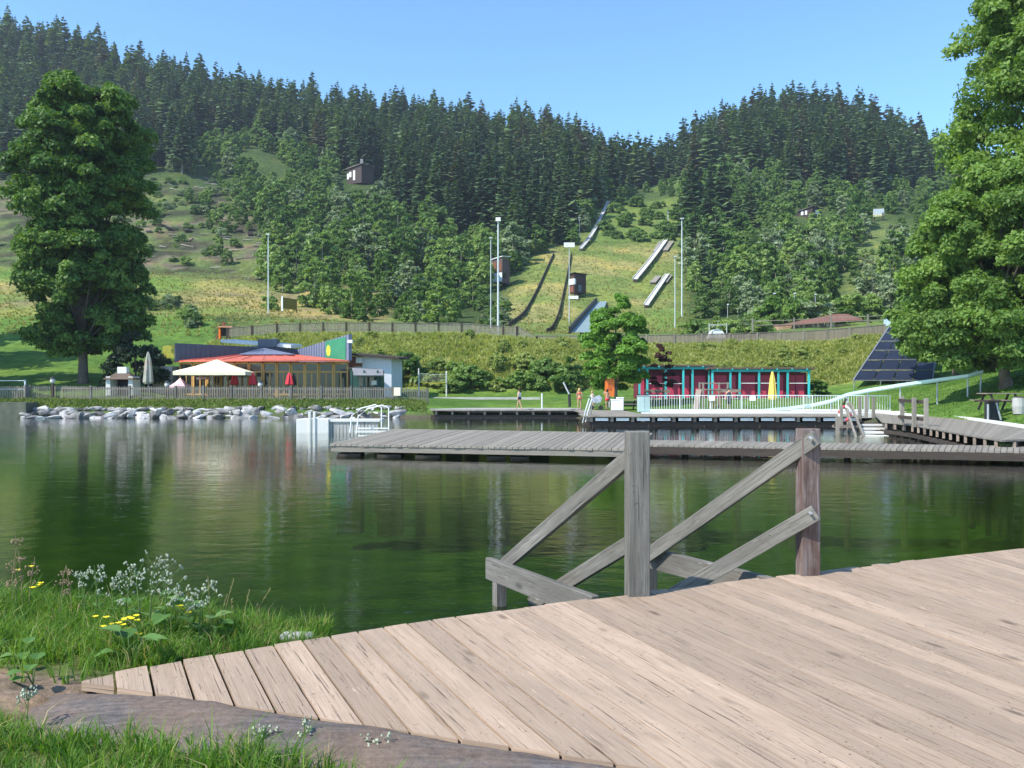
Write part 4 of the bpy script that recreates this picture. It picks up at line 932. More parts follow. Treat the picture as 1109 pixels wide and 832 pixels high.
# shower pole, slim posts, ladder rail at deck join
p=W(617,441,61.6); t=thing('outdoor_shower','slim bent shower column on the shore deck left of the sunbather','shower',p)
MB().tube([p,W(616.5,427,61.6)],.10,8).build('column',BLACK,t); MB().tube([W(616.5,427,61.6),W(610,414,61.6)],.055,8).build('arm',STEELP,t)
t=thing('steel_post','pale slim steel post on the lawn edge left of the shower column','post',P(587,62.5)); MB().tube([(0,0,0),(0,0,1.25)],.06,8).build('shaft',STEELP,t,world=False); MB().lathe([(.08,0),(.02,.06)],(0,0,1.25),8).build('cap',STEEL,t,world=False)
t=thing('ladder_rail','pale bent ladder rail where the two far decks meet','ladder',G(634,452,.55)); a=G(633,453,.55)
for dx in (0,.5): MB().tube([W(631+dx*6,458,48),W(634+dx*6,445,48),W(638+dx*6,432,48.5),W(637+dx*6,450,50)],.035,6).build('handrail',STEELP,t)
# volleyball net
t=thing('volleyball_net','two pale posts with a yellow-edged volleyball net on the lawn','net',P(468,77))
for px,y0,y1,Y in ((453.5,399,424,76),(483.5,402,426,79)): MB().tube([(X_(px,Y),Y,Z_(y1,Y)-.5),(X_(px,Y),Y,Z_(y0,Y))],.06,8).build('post',CONCW,t)
mb=MB(); a,b=W(453.5,404.5,76),W(483.5,405.5,79); a2,b2=W(453.5,414,76),W(483.5,414.5,79)
mb.tube([a,a.lerp(b,.5)-Vector((0,0,.06)),b],.022,5)
mb.build('net_cord',CONCW,t); MB().tube([a2,a2.lerp(b2,.5)-Vector((0,0,.1)),b2],.04,5).build('yellow_band',YEL,t)
mb=MB()
for k in range(26): mb.tube([a.lerp(b,k/25),a2.lerp(b2,k/25)],.005,3)
for k in range(1,7): mb.tube([a.lerp(a2,k/7),b.lerp(b2,k/7)],.005,3)
mb.build('net_mesh',CONC,t)
# ================================================================ UPPER FENCES, bank structures
def gl_(L,dz=0): return [P(a,b,dz) for a,b in L]
fence('bank_top_fence','low grey post and board fence along the top of the grass bank above the restaurant',gl_([(246,95),(300,95),(350,95),(400,95),(450,95),(500,95),(545,95),(560,95)],.15),1.05,pitch=.14,pw=.09,post=3.1,mats=(GREYL,DARKW,GREYL),rails=(.3,),toprail=True,psize=.2)
fence('stepped_fence','short grey fence section sloping down below the jumping hill',[W(559,359,95)-Vector((0,0,.4)),W(581,371.5,95)-Vector((0,0,.4))],1.05,pitch=.14,pw=.09,post=2.4,mats=(GREYL,GREYL,GREYL),rails=(.2,),toprail=True,psize=.2)
fence('plank_fence','long weathered plank fence on top of the bank behind the crimson cabins',[W(px,py,95)-Vector((0,0,.2)) for px,py in ((581,374),(640,374),(700,373.5),(760,372.5),(820,371),(870,369),(920,365.5),(958,362))],1.25,pitch=.15,pw=.12,post=3.,mats=(BROWNP,GREYL,GREYL),rails=(.3,),toprail=True,psize=.2)
fence('rail_fence','pale open rail fence on the terrace above the plank fence',[W(px,py,104) for px,py in ((815,357.5),(860,356.5),(900,354),(940,352.5),(965,351))],1.3,slatted=False,post=3.6,mats=(GREYL,GREYL,GREYL),rails=(.45,.85),psize=.16)
# orange-framed shelter
t=thing('small_shelter','small orange-framed shelter at the left end of the bank-top fence','shelter',P(244,95.5)); zb=gz(244,95.5)
for px in (238.5,248): MB().box((X_(px,95.5),95.5,zb+.6),(.18,.5,1.3)).build('post',ORANGE if px<240 else REDW,t)
MB().box((X_(245,95.5),95.5,zb+1.3),(1.6,.8,.14)).build('roof',simple('salmon_paint',(.62,.30,.18)),t); MB().box((X_(243.5,95.5),95.7,zb+.75),(.85,.1,.9)).build('window',GLASS,t)
MB().beam(P(234,95.5,.1),(X_(239,95.5),95.5,zb+.9),.15,.12).build('side_brace',REDW,t); MB().box((X_(242,95.5),95.6,zb+1.6),(.3,.2,.5)).build('roof_box',REDW,t)
# yellow board on meadow
t=thing('notice_board','dark yellow board with a white edge post on the dry meadow','board',P(313,124)); zb=gz(313,124)
f=[W(306.5,334,124),W(321.5,336,125.5),W(321.5,324.5,125.5),W(306.5,322,124)]; MB().solid(f,(0,.1,0)).build('panel',simple('ochre_board',(.17,.14,.02),.7,.3,2.),t)
MB().box((X_(305.5,124),124,Z_(329,124)),(.25,.12,2.1)).build('edge_post',WHITE,t); MB().box((X_(321,125.5),125.6,Z_(335,125.5)),(.1,.1,2.)).build('leg',DARKW,t)
# round white tent on fence line
t=thing('dome_tent','small white dome shelter in a metal frame behind the plank fence','tent',P(778,99)); c_=W(777,366,99)
mb=MB(); n_=10
for i in range(n_):
    a0,a1=math.pi*i/n_,math.pi*(i+1)/n_
    f=lambda a,y:(c_.x+math.cos(a)*.92,c_.y+y,c_.z+math.sin(a)*1.05)
    mb.face([f(a0,0),f(a0,1.4),f(a1,1.4),f(a1,0)])
mb.face([(c_.x+math.cos(math.pi*i/n_)*.92,c_.y,c_.z+math.sin(math.pi*i/n_)*1.05) for i in range(n_+1)]); mb.build('cover',WHITE,t)
for px in (768,787): MB().box((X_(px,98.7),98.7,Z_(358,98.7)),(.07,.07,1.7)).build('post',STEELP,t)
MB().box((X_(777.5,98.7),98.7,Z_(352,98.7)),(2.1,.07,.07)).build('crossbar',STEELP,t)
# red-roofed lodge
t=thing('lodge','long low lodge with a red-brown pitched roof behind the right fence','building',P(888,112)); Y=112; x0,x1=X_(845,Y),X_(932,Y); zb=gz(888,Y); zw=Z_(352,Y)
MB().box(((x0+x1)/2,Y+3,(zb+zw)/2-.5),(x1-x0,5,zw-zb+1.2)).build('wall',simple('pale_brown_wall',(.45,.30,.20),.8,.2),t)
mb=MB(); mb.solid([W(838,352.5,Y-.6),W(912,347.,Y-.6),W(912,341.5,Y+2.),W(918,341,Y+2.)],(0,0,-.12))
MB().solid([W(838,353,Y-.6),W(934,346,Y-.6),W(918,341,Y+2.8)+Vector((0,0,.1)),W(905,341,Y+2.8)+Vector((0,0,.1))],(0,0,-.15)).build('roof',simple('rust_roof',(.17,.075,.05),.7,.25,1.5,dirt=(.10,.08,.06)),t)
MB().solid([W(934,346,Y-.6),W(945,349,Y+3),W(918,341,Y+2.8)],(0,.2,-.12)).build('gable_roof',ROOFB,t)
for i in range(9): MB().box((X_(860+i*5.2,Y+.4),Y+.42,Z_(352.6-i*.15,Y)),(.34,.08,.5)).build('window',WHITE if i%3 else GLASS,t)
t=thing('blue_container','pale blue-grey box cabin at the top of the solar panels','container',W(972,352,97)); MB().box((X_(973,97),98,Z_(346,97)),(1.7,1.8,1.3)).build('body',simple('pale_blue_paint',(.42,.54,.62),.6,.15),t); MB().box((X_(973,97),97.9,Z_(339.2,97)),(1.85,2.,.08)).build('roof',CONC,t)
# solar collector field
t=thing('solar_collector','steep dark blue solar collector field of many panels on the bank at right','solar panel',P(965,82))
a,b,c,d=W(924,412,79.5),W(1010,412,79.5),W(1018,351,92.5),W(965,351,92.5)
def sp_(u,v): return a.lerp(b,u).lerp(d.lerp(c,u),v)
SOL=simple('solar_glass',(.018,.022,.038),.45,.2,.6,spec=.2)
frm=MB()
nv=(b-a).cross(d-a).normalized(); nv=nv if nv.y<0 else -nv
for j in range(6):
    for i in range(4):
        u0,u1,v0,v1=i/4+.008,(i+1)/4-.008,j/6+.012,(j+1)/6-.015
        MB().solid([sp_(u0,v0),sp_(u1,v0),sp_(u1,v1),sp_(u0,v1)],-nv*.12).build('panel',SOL,t)
    for v in (j/6,): frm.beam(sp_(0,v)+nv*.0,sp_(1,v),.1,.1)
for u in (0,1): frm.beam(sp_(u,0),sp_(u,1),.12,.1)
frm.build('frame',simple('dull_frame',(.16,.17,.19),.6),t)
for u in (.02,.35,.68): p=sp_(u,0); MB().tube([p,(p.x,p.y+.3,float(ground(p.x,p.y))-.3)],.06,6).build('leg',STEEL,t)
# ================================================================ masts
def mast(label,px,Y,ytop,ybot,r=.1,head=None,m=STEELP,group=None):
    zt=Z_(ytop,Y); zb=gz(px,Y)-.2; zz_=Z_(ybot,Y)
    x=X_(px,Y); t=thing('light_mast',label,'mast',(x,Y,zb),0,group)
    MB().tube([(0,0,0),(0,0,zt-zb)],[r*.85,r*.5],8).build('pole',m,t,world=False)
    if head: 
        MB().box((0,-.1,zt-zb+head[1]/2),(head[0],.3,head[1])).build('lamp_head',WHITE if len(head)<3 else head[2],t,world=False)
    else: MB().box((0,-.12,zt-zb),(r*4,.35,.16)).build('lamp_head',STEELP,t,world=False)
mast('tallest pale floodlight mast with a box head left of the jumping hill',539.5,96,240,355,.15,(.55,.42))
mast('thin mast just left of the tallest floodlight mast',531.5,118,258,330,.1)
mast('thin pale mast standing in the dry meadow above the restaurant',290.5,122,254,322,.11)
mast('tall thin pale mast at the right edge of the jumping hill',738.5,150,237,334,.16)
mast('shorter thin mast just left of the tall mast at the right edge of the hill',731,135,278,348,.12)
mast('pole with a white box at its top beside the judges\' hut on the jumping hill',616.5,140,268,340,.1,(1.75,.75))
mast('distant grey lamp pole beside the forest edge at the inrun',627.5,225,236,256,.16,m=STEEL)
mast('distant thin pole high on the bushy clearing',723.5,250,230,252,.14)
for px,yt,lb in ((838.5,318,'left'),(860.5,318,'middle'),(883,319,'right')): mast('thin pole behind the lodge, %s of three'%lb,px,125,yt,352,.07,m=STEEL)
mast('thin pole over the bank-top plank fence near the scrub',788,126,330,352,.05)
# ================================================================ judges' towers, hillside houses
def Yfor(px,py,lo=100,hi=420):   # terrain distance seen at this picture height
    for Y in np.arange(lo,hi,.5):
        if pyof(px,Y)<=py: return float(Y)
    return hi
def tower(label,px0,px1,ytop,ybot,Y,mid,extra):
    Y=Yfor((px0+px1)/2,ybot+5,104)
    x0,x1=X_(px0,Y),X_(px1,Y); zt,zb=Z_(ytop,Y),Z_(ybot,Y); xm=X_(mid,Y-1.2); t=thing('judges_tower',label,'tower',((x0+x1)/2,Y,gz((px0+px1)/2,Y)))
    fa=[(x0,Y),(xm,Y-1.3),(x1,Y+.6),((x0+x1)/2+.3,Y+2.4)]
    MB().prism(fa,zb,zt).build('wall',extra['wall'],t)
    ov=.3; c_=Vector((sum(p[0] for p in fa)/4,sum(p[1] for p in fa)/4)); rp=[tuple(c_+(Vector(p)-c_)*1.18) for p in fa]
    mb=MB(); hh=[extra['rl'],extra['rm'],extra['rr'],extra['rr']]
    top_=[Vector((rp[i][0],rp[i][1],zt+hh[i])) for i in range(4)]; mb.solid(top_,(0,0,-.14)); mb.build('roof',extra['roof'],t)
    for (p,q) in ((0,1),(1,2)):
        A_=Vector(fa[p]);B_=Vector(fa[q]); d=(B_-A_).normalized(); nn_=Vector((d.y,-d.x))
        for (f0,f1,z0,z1,m) in extra['pan'][p]:
            a_=A_.lerp(B_,f0)+nn_*.05; b_=A_.lerp(B_,f1)+nn_*.05; H_=zt-zb
            MB().solid([(a_.x,a_.y,zb+H_*z0),(b_.x,b_.y,zb+H_*z0),(b_.x,b_.y,zb+H_*z1),(a_.x,a_.y,zb+H_*z1)],(-nn_.x*.04,-nn_.y*.04,0)).build('panel' if m is not GLASS else 'window',m,t)
    for p in fa: 
        zg=float(ground(p[0],p[1]))
        if zg<zb: MB().beam((p[0],p[1],zg-.2),(p[0],p[1],zb),.18,.18).build('leg',DARKW,t)
tower('judges\' tower with a white slanting roof and white panel, left of the jumping hill',533,552,281,307,135,544,dict(wall=simple('tower_wood',(.10,.065,.055),.8,.3),roof=WHITE,rl=0.0,rm=.5,rr=.75,pan=[[(.05,.98,.05,.42,simple('pale_blue_panel',(.60,.68,.76),.6)),(.1,.4,.5,.85,REDW),(.55,.9,.5,.85,REDW)],[(.1,.5,.2,.5,GLASS)]]))
tower('dark brown judges\' hut with a white band on the jumping hill',616,635,297.5,318,140,622,dict(wall=simple('hut_wood',(.07,.04,.03),.8,.3),roof=DARKW,rl=.1,rm=.25,rr=.2,pan=[[(.0,1.,.45,.75,WHITE),(.2,.8,.05,.35,REDW)],[(.0,.12,.45,.75,WHITE),(.3,.6,.1,.45,GLASS)]]))
o=MB().box(P(621,Yfor(621,322,104)-2,.3),(1.8,1.,.6)).build('concrete_footing',CONCW); props(o,'white concrete footing under the dark judges\' hut','footing')
# jump structures
def planline(q0,q1,n_,lift,smooth=0):
    a=onp(*q0,0); b=onp(*q1,0); out=[]
    for f in np.linspace(0,1,n_+1): p=a.lerp(b,f); p.z=float(ground(p.x,p.y))+lift; out.append(p)
    z=np.array([p.z for p in out])
    for _ in range(smooth): z[1:-1]=(z[:-2]+2*z[1:-1]+z[2:])/4
    for p,q in zip(out,z): p.z=float(q)
    return out
def Yfor(px,py,lo=100,hi=420):
    for Y in np.arange(lo,hi,.1):
        if pyof(px,Y)<=py: return float(Y)
    return hi
def onp(px,py,lift=.3,lo=104): Y=Yfor(px,py,lo); return P(px,Y,lift)
def strip(name,label,pts,wdt,m,cat='ski jump',thick=.15,side=None,lift=.25,sidem=None):
    t=thing(name,label,cat,Vector(pts[0])); mb=MB(); ms=MB()
    for i in range(len(pts)-1):
        a,b=Vector(pts[i]),Vector(pts[i+1]); mb.beam(a,b,wdt,thick)
        if side: 
            for s_ in (-1,1):
                o_=Vector((s_*wdt/2,0,side/2)); ms.beam(a+o_,b+o_,.1,side)
    mb.build('track',m,t)
    if side: ms.build('side_board',sidem or m,t)
    for i in range(len(pts)):
        p=Vector(pts[i]); zg=float(ground(p.x,p.y))
        if p.z-zg>.3: MB().box((p.x,p.y,(p.z+zg)/2-.1),(wdt*.8,.2,p.z-zg+.1)).build('trestle',DARKW,t)
    return t
def SP(L,lift): return [P(px,Y,lift) for px,Y in L]
def onp(px,py,lift=.3,lo=104): Y=Yfor(px,py,lo); return P(px,Y,lift)
strip('large_inrun','long narrow inrun track climbing along the forest edge to the top',planline((629,272),(659,220),10,.6,6),.9,CONC,side=.25,sidem=CONC)
for i,(L,lb) in enumerate((([(600,276),(583,298),(567,320),(551,354)],'left dark side board of the big landing slope'),([(619,276),(613,295),(604,325),(592,361)],'right dark side board of the big landing slope'))):
    mb=MB()
    pf=planline(L[0],L[-1],22,.3,4)
    for k in range(len(pf)-1): mb.beam(pf[k],pf[k+1],.14,.75)
    o=mb.build('slope_side_board',DARKW); props(o,lb,'board','side boards of the big landing slope')
WJ=simple('bleached_track',(.55,.53,.48),.8,.15,1.)
strip('medium_inrun','white wooden inrun of the medium ski jump on the right of the hill',planline((721,263),(688,306),9,.7,8),1.1,WJ,side=.3,sidem=WJ)
strip('medium_stair','short pale stair strip left of the medium inrun',[onp(*q,.4) for q in ((715,263),(708,274))],.6,GREYL,'stairs')
strip('medium_platform','grey wooden start stair right of the medium inrun',[onp(*q,.4) for q in ((727,263),(720,273))],1.5,GREYL,'stairs')
strip('small_inrun','white wooden inrun of the small ski jump below the medium one',planline((723,300),(700,334),7,.6,6),.9,WJ,side=.25,sidem=WJ)
strip('small_stair','pale stair strip right of the small inrun',[onp(*q,.4) for q in ((727,300),(721,308))],.6,GREYL,'stairs')
strip('small_platform','grey start platform left of the small inrun',[onp(*q,.4) for q in ((713,301),(707,308))],1.3,GREYL,'platform')
t=thing('landing_mat','pale blue-grey plastic landing mat with a black edge left of the bright green tree','landing mat',P(640,110))
a_,b_,c_,d_=[onp(*q,.25,100) for q in ((617,362),(646,362),(657,328),(646,328))]; mb=MB()
n_=8
for i in range(n_):
    p0,p1=a_.lerp(d_,i/n_),a_.lerp(d_,(i+1)/n_); q0,q1=b_.lerp(c_,i/n_),b_.lerp(c_,(i+1)/n_)
    for v_ in (p0,p1,q0,q1): v_.z=max(v_.z,float(ground(v_.x,v_.y))+.2)
    mb.face([p0,q0,q1,p1])
mb.build('mat',MATB,t)
mb=MB(); [mb.beam(a_.lerp(d_,i/6)+Vector((0,0,.25)),a_.lerp(d_,(i+1)/6)+Vector((0,0,.25)),.3,.9) for i in range(6)]; mb.build('edge_board',BLACK,t)
# houses on the slopes
def house(name,label,px0,px1,ytop,ybot,Y,wall,roof,slope,wins,chim=False,depth=5.,corner=.5,white=False):
    x0,x1=X_(px0,Y),X_(px1,Y); zt,zb=Z_(ytop,Y),Z_(ybot,Y)-1.5; t=thing(name,label,'house',((x0+x1)/2,Y,zb)); xc=x0+(x1-x0)*corner
    fa=[(x0,Y+1.5),(xc,Y-1.5),(x1,Y+1.5),(xc+.3,Y+depth)]
    MB().prism(fa,zb,zt).build('wall',wall,t)
    c_=Vector((sum(p[0] for p in fa)/4,sum(p[1] for p in fa)/4)); rp=[c_+(Vector(p)-c_)*1.15 for p in fa]; hs=[-slope,slope*.3,0,slope*.3] if slope else [0.15]*4
    MB().solid([(rp[i].x,rp[i].y,zt+hs[i]+.25) for i in range(4)],(0,0,-.22)).build('roof',roof,t)
    A_=Vector(fa[0]);B_=Vector(fa[1]); d=(B_-A_).normalized(); nn_=Vector((d.y,-d.x))
    for (f0,f1,z0,z1,side) in wins:
        if side: A2,B2=Vector(fa[1]),Vector(fa[2])
        else: A2,B2=A_,B_
        d=(B2-A2).normalized(); nn_=Vector((d.y,-d.x)); a1=A2.lerp(B2,f0)+nn_*.06; b1=A2.lerp(B2,f1)+nn_*.06; H_=zt-zb
        MB().solid([(a1.x,a1.y,zb+H_*z0),(b1.x,b1.y,zb+H_*z0),(b1.x,b1.y,zb+H_*z1),(a1.x,a1.y,zb+H_*z1)],(-nn_.x*.05,-nn_.y*.05,0)).build('window',WHITE,t)
    if chim: MB().box((xc-.2,Y+.2,zt+1.),(.9,.9,2.6)).build('chimney',simple('grey_brick',(.25,.24,.24)),t)
HY_=Yfor(390,197,150); HY2=Yfor(877,234,150); HY3=Yfor(951,236,150)
DBW=simple('brown_timber_wall',(.06,.042,.036),.85,.3)
house('forest_house','dark brown timber house with grey chimney half hidden in the trees at upper left',375,404,180,194,HY_-3,DBW,simple('grey_brown_roof',(.16,.13,.12),.8,.2),.9,[(.0,.12,.3,.62,0),(.42,.56,.2,.75,0),(.15,.3,.4,.7,0)],True,7,.6)
house('hillside_hut','small brown hut with a slanted roof among the trees at upper right',864,892,226,233,HY2-3,DBW,simple('hut_roof',(.09,.08,.08),.8,.2),1.1,[(.3,.45,.45,.8,0),(.55,.68,.45,.8,0),(.3,.75,.5,.85,1)],False,6,.5)
t=thing('white_billboard','small white and yellow billboard high on the right slope','sign',P(951,HY3)); Y=HY3-4
MB().solid([W(946,234.5,Y),W(957.5,233.5,Y+1),W(957.5,226,Y+1),W(946,226.5,Y)],(0,.2,0)).build('panel',WHITE,t); MB().box(W(947,237,Y+.4),(.3,.3,3.5)).build('leg',DARKW,t); MB().box(W(956,237,Y+.8),(.3,.3,3.5)).build('leg',DARKW,t)
MB().solid([W(945.9,235,Y-.1),W(957.4,234,Y+.9),W(957.4,232.3,Y+.9),W(945.9,232.8,Y-.1)],(0,.08,0)).build('yellow_stripe',simple('pale_yellow',(.7,.62,.3)),t)
# ================================================================ TREES
def cone_arrays(seed,H=20.,Rm=3.2,bare=.04,wh=24,nb=9,droop=.35,ragged=.25):
    r=np.random.default_rng(seed); Vs=[];Fs=[];va=[]
    def tri(a,b,c,d,v):
        k=len(Vs); Vs.extend([a,b,c,d]); Fs.append((k,k+1,k+2,k+3)); va.append(v)
    for i in range(wh):
        h=bare+(1-bare)*(i/(wh-1))**.92; z=H*h; rad=Rm*(1-h)**.68*(1-.3*max(0,.2-h)/.2)+.12
        ph=r.uniform(0,6.28)
        for k in range(max(4,int(nb*(1-.45*h)))):
            a=ph+6.283*k/nb+r.normal()*.25; L=rad*r.uniform(1-ragged,1+ragged*.7); dr=droop*L*r.uniform(.6,1.3)*(1-h*.9)
            ca,sa=math.cos(a),math.sin(a); w_=L*.33+.16; v=r.random(); zz_=z+r.normal()*.18; roll=r.normal()*.35
            p=[np.array([ca*L*f,sa*L*f,zz_-dr*f**1.3+(.1*L*max(0,f-.75))]) for f in (0.05,.45,.8,1.)]
            s_=np.array([-sa,ca,roll]); W3=(.45,1.,.75,.08)
            for j in range(3):
                hang=np.array([0,0,-.22*w_])
                tri(p[j],p[j]+s_*w_*W3[j]+hang,p[j+1]+s_*w_*W3[j+1]+hang,p[j+1],v+r.normal()*.12)
                tri(p[j+1],p[j+1]-s_*w_*W3[j+1]+hang,p[j]-s_*w_*W3[j]+hang,p[j],v+r.normal()*.12)
    top=np.array([0,0,H*1.0]); 
    for a in (0,2.1,4.2):
        e=np.array([math.cos(a)*.25,math.sin(a)*.25,H*.93]); e2=np.array([math.cos(a+2.1)*.25,math.sin(a+2.1)*.25,H*.93]); tri(e,e2,top,top+np.array([.02,0,0]),.5)
    return np.array(Vs),np.array(Fs),np.array(va)
def trunk_arrays(H,r0,r1,n=6,z0=-1.):
    V=[];Fs=[]
    for i,(z,r) in enumerate(((z0,r0*1.1),(H*.5,(r0+r1)/2),(H,r1))):
        for k in range(n): V.append((math.cos(6.283*k/n)*r,math.sin(6.283*k/n)*r,z))
    for i in range(2):
        for k in range(n): k2=(k+1)%n; Fs.append((i*n+k,i*n+k2,(i+1)*n+k2,(i+1)*n+k))
    return np.array(V,float),np.array(Fs)
def leaf_arrays(seed,prof,H0,H1,nbl,nl,ls,blob=.24,flat=.75,sx=1.,sy=1.,up=.35,inner=.25,centers=None):
    """prof(h)->radius for h in 0..1 between heights H0..H1"""
    r=np.random.default_rng(seed); Rm=max(prof(h) for h in np.linspace(0,1,20)); cs=[]; tries=0
    if centers is None:
        while len(cs)<nbl and tries<60000:
            tries+=1; h=r.random(); pr=prof(h)
            if r.random()>pr/Rm: continue
            q=r.uniform(inner,1)**.5; a=r.uniform(0,6.283); rad=pr*q*r.uniform(.86,1.08)
            cs.append((math.cos(a)*rad*sx,math.sin(a)*rad*sy,H0+(H1-H0)*h, (blob*Rm)*r.uniform(.6,1.3)*(.6+.4*pr/Rm)))
    else: cs=centers
    cs=np.array(cs); cc=np.array([0,0,(H0+H1)/2]); N_=len(cs)*nl
    c=np.repeat(cs[:,:3],nl,0); rb=np.repeat(cs[:,3],nl)
    d=r.normal(size=(N_,3)); d/=np.linalg.norm(d,axis=1,keepdims=True); d[:,2]=np.where(d[:,2]<-.3,-d[:,2]*.6,d[:,2])
    rr=rb*r.uniform(.35,1.0,N_)**.6; pos=c+d*rr[:,None]*np.array([1,1,flat])
    n_=d*.8+np.array([0,0,up])+r.normal(size=(N_,3))*.55; n_/=np.linalg.norm(n_,axis=1,keepdims=True)
    t=np.cross(n_,r.normal(size=(N_,3))); t/=np.linalg.norm(t,axis=1,keepdims=True); b=np.cross(n_,t)
    s=ls*r.uniform(.6,1.35,N_)[:,None]
    P4=np.stack([pos-t*s,pos-b*s*.55,pos+t*s,pos+b*s*.55],1)
    P4[:,2]-=n_*s*.25; 
    V=P4.reshape(-1,3); Fs=np.arange(len(V)).reshape(-1,4); bv=np.repeat(r.random(len(cs)),nl); va=np.clip(.5*bv+.5*r.random(N_),0,1)
    return V,Fs,va,cs
def mesh_of(name,V,Fs,va,mats,mi=None):
    me=bpy.data.meshes.new(name); V=np.asarray(V,dtype=np.float32); Fs=np.asarray(Fs,dtype=np.int32); k=Fs.shape[1]
    me.vertices.add(len(V)); me.vertices.foreach_set('co',V.ravel()); me.loops.add(Fs.size); me.loops.foreach_set('vertex_index',Fs.ravel()); me.polygons.add(len(Fs)); me.polygons.foreach_set('loop_start',np.arange(0,Fs.size,k,dtype=np.int32))
    if mi is not None: me.polygons.foreach_set('material_index',np.asarray(mi,dtype=np.int32))
    at=me.attributes.new('var','FLOAT','FACE'); at.data.foreach_set('value',np.asarray(va,dtype=np.float32))
    for m in (mats if isinstance(mats,(list,tuple)) else [mats]): me.materials.append(m)
    me.update(calc_edges=True); return me
def limbs(mb,H0,cs,r0,seed,k=26,base=(0,0)):
    r=random.Random(seed); cs=[tuple(c) for c in cs]; r.shuffle(cs)
    for c in cs[:k]:
        f=r.uniform(.25,.8); zs=H0*.8+(c[2]-H0*.8)*f*.55; a=Vector((base[0],base[1],zs)); b=Vector(c[:3]); m=a.lerp(b,.5)+Vector((r.uniform(-.3,.3),r.uniform(-.3,.3),.25*(b-a).length*.4))
        rr=r0*max(.12,.42*(1-f*.6)); mb.tube([a,m,b],[rr,rr*.6,rr*.15],6)
def big_tree(name,label,loc,prof,H0,H1,nbl,nl,ls,leafm,barkm,tr,seed,group=None,sx=1.,sy=1.,blob=.24,lean=0.,nlimb=26,cat='tree',up=.35,inner=.25,flat=.75,centers=None,curve=None):
    t=thing(name,label,cat,loc,0,group)
    V,Fs,va,cs=leaf_arrays(seed,prof,H0,H1,nbl,nl,ls,blob,flat,sx,sy,up,inner,centers)
    me=mesh_of('crown',V,Fs,va,leafm); o=bpy.data.objects.new('crown',me); C.objects.link(o); o.parent=t
    mb=MB(); zt=H0+(H1-H0)*.8
    mb.tube([(0,0,-.6),(0,0,.3),(lean*.4,0,H0*.7),(lean*.6,0,H0+(H1-H0)*.3),(lean,0,zt)],[tr*1.35,tr*1.05,tr*.85,tr*.55,tr*.12],12)
    limbs(mb,H0,cs,tr,seed,nlimb,(lean*.4,0)); mb.build('trunk',barkm,t,world=False,smooth=True); return t
def prof_pts(P_): return lambda h: float(np.interp(h,[p[0] for p in P_],[p[1] for p in P_]))
# big maple at left
big_tree('large_maple','tall dense dark green maple towering over the shore fence at left',P(90,71.5),prof_pts([(0,2.6),(.08,4.5),(.3,5.2),(.45,4.9),(.6,5.2),(.8,4.9),(.92,4.1),(1,2.0)]),2.3,25.2,620,330,.18,LEAFD,BARK,.42,11,blob=.19,nlimb=60,inner=.02,flat=.95,up=.2,sx=1.02)
# right-hand trees
big_tree('broad_maple','broad leafy green maple overhanging the lawn at the right edge',P(1090,48.5),prof_pts([(0,3.8),(.1,4.9),(.4,5.2),(.65,4.9),(.85,3.6),(1,1.)]),1.0,12.6,400,520,.125,LEAFE,BARK,.34,12,blob=.18,nlimb=50,lean=-.3,inner=.12,flat=.9,up=.25,cat='tree')
big_tree('tall_ash','taller ash tree behind the broad maple, reaching the top right corner',P(1170,53.),prof_pts([(0,5.),(.3,7.4),(.5,7.5),(.68,6.4),(.85,5.2),(.95,3.4),(1,.8)]),4.,29.5,430,400,.155,LEAFE,BARKP,.4,13,blob=.18,flat=.9,up=.2,nlimb=36,inner=.12)
big_tree('slope_ash','leafy tree on the slope behind the solar collectors at right',P(1035,76),prof_pts([(0,4.2),(.25,5.4),(.5,4.9),(.75,3.6),(.9,2.0),(1,.5)]),2.,15.5,150,340,.27,LEAFE,BARK,.3,14,blob=.24,inner=.15)
big_tree('slope_ash','rounded tree high behind the broad maple, touching the skyline at right',P(1075,104),prof_pts([(0,5.),(.25,6.8),(.5,6.3),(.75,4.8),(.9,2.6),(1,.6)]),2.,19.,150,300,.34,LEAFA,BARK,.35,15,blob=.24,inner=.15)
# small bright tree in the centre, purple tree, dark shrub
big_tree('young_maple','bright green young maple standing by the decks in the middle','',prof_pts([(0,1.3),(.12,2.0),(.3,2.5),(.55,2.35),(.8,1.7),(.93,.9),(1,.3)]),1.7,9.5,85,300,.135,LEAFC,BARKP,.14,16,blob=.24,nlimb=24,inner=.1) if False else None
big_tree('young_maple','bright green young maple standing by the decks in the middle',P(667,66),prof_pts([(0,1.3),(.12,2.2),(.3,2.55),(.55,2.4),(.8,1.7),(.93,.9),(1,.3)]),1.3,8.6,130,330,.15,LEAFC,BARKP,.14,16,blob=.25,nlimb=24,inner=.1)
big_tree('purple_tree','small purple-leaved tree in front of the left cabins',P(718,69.5),prof_pts([(0,1.0),(.3,1.15),(.5,.6),(.75,.5),(1,.15)]),1.2,5.0,34,90,.10,LEAFP,BARK,.06,17,blob=.3,nlimb=12,inner=.1,cat='small tree')
big_tree('dark_bush','dark evergreen bush between the big maple and the restaurant',P(147,70.5),prof_pts([(0,2.2),(.3,2.5),(.6,2.0),(.85,1.1),(1,.3)]),.2,4.6,60,300,.13,foliage('dark_evergreen',(.008,.02,.01),(.018,.038,.016),(.035,.06,.022),.1,.5,.1),BARK,.15,18,blob=.3,nlimb=8,cat='bush')
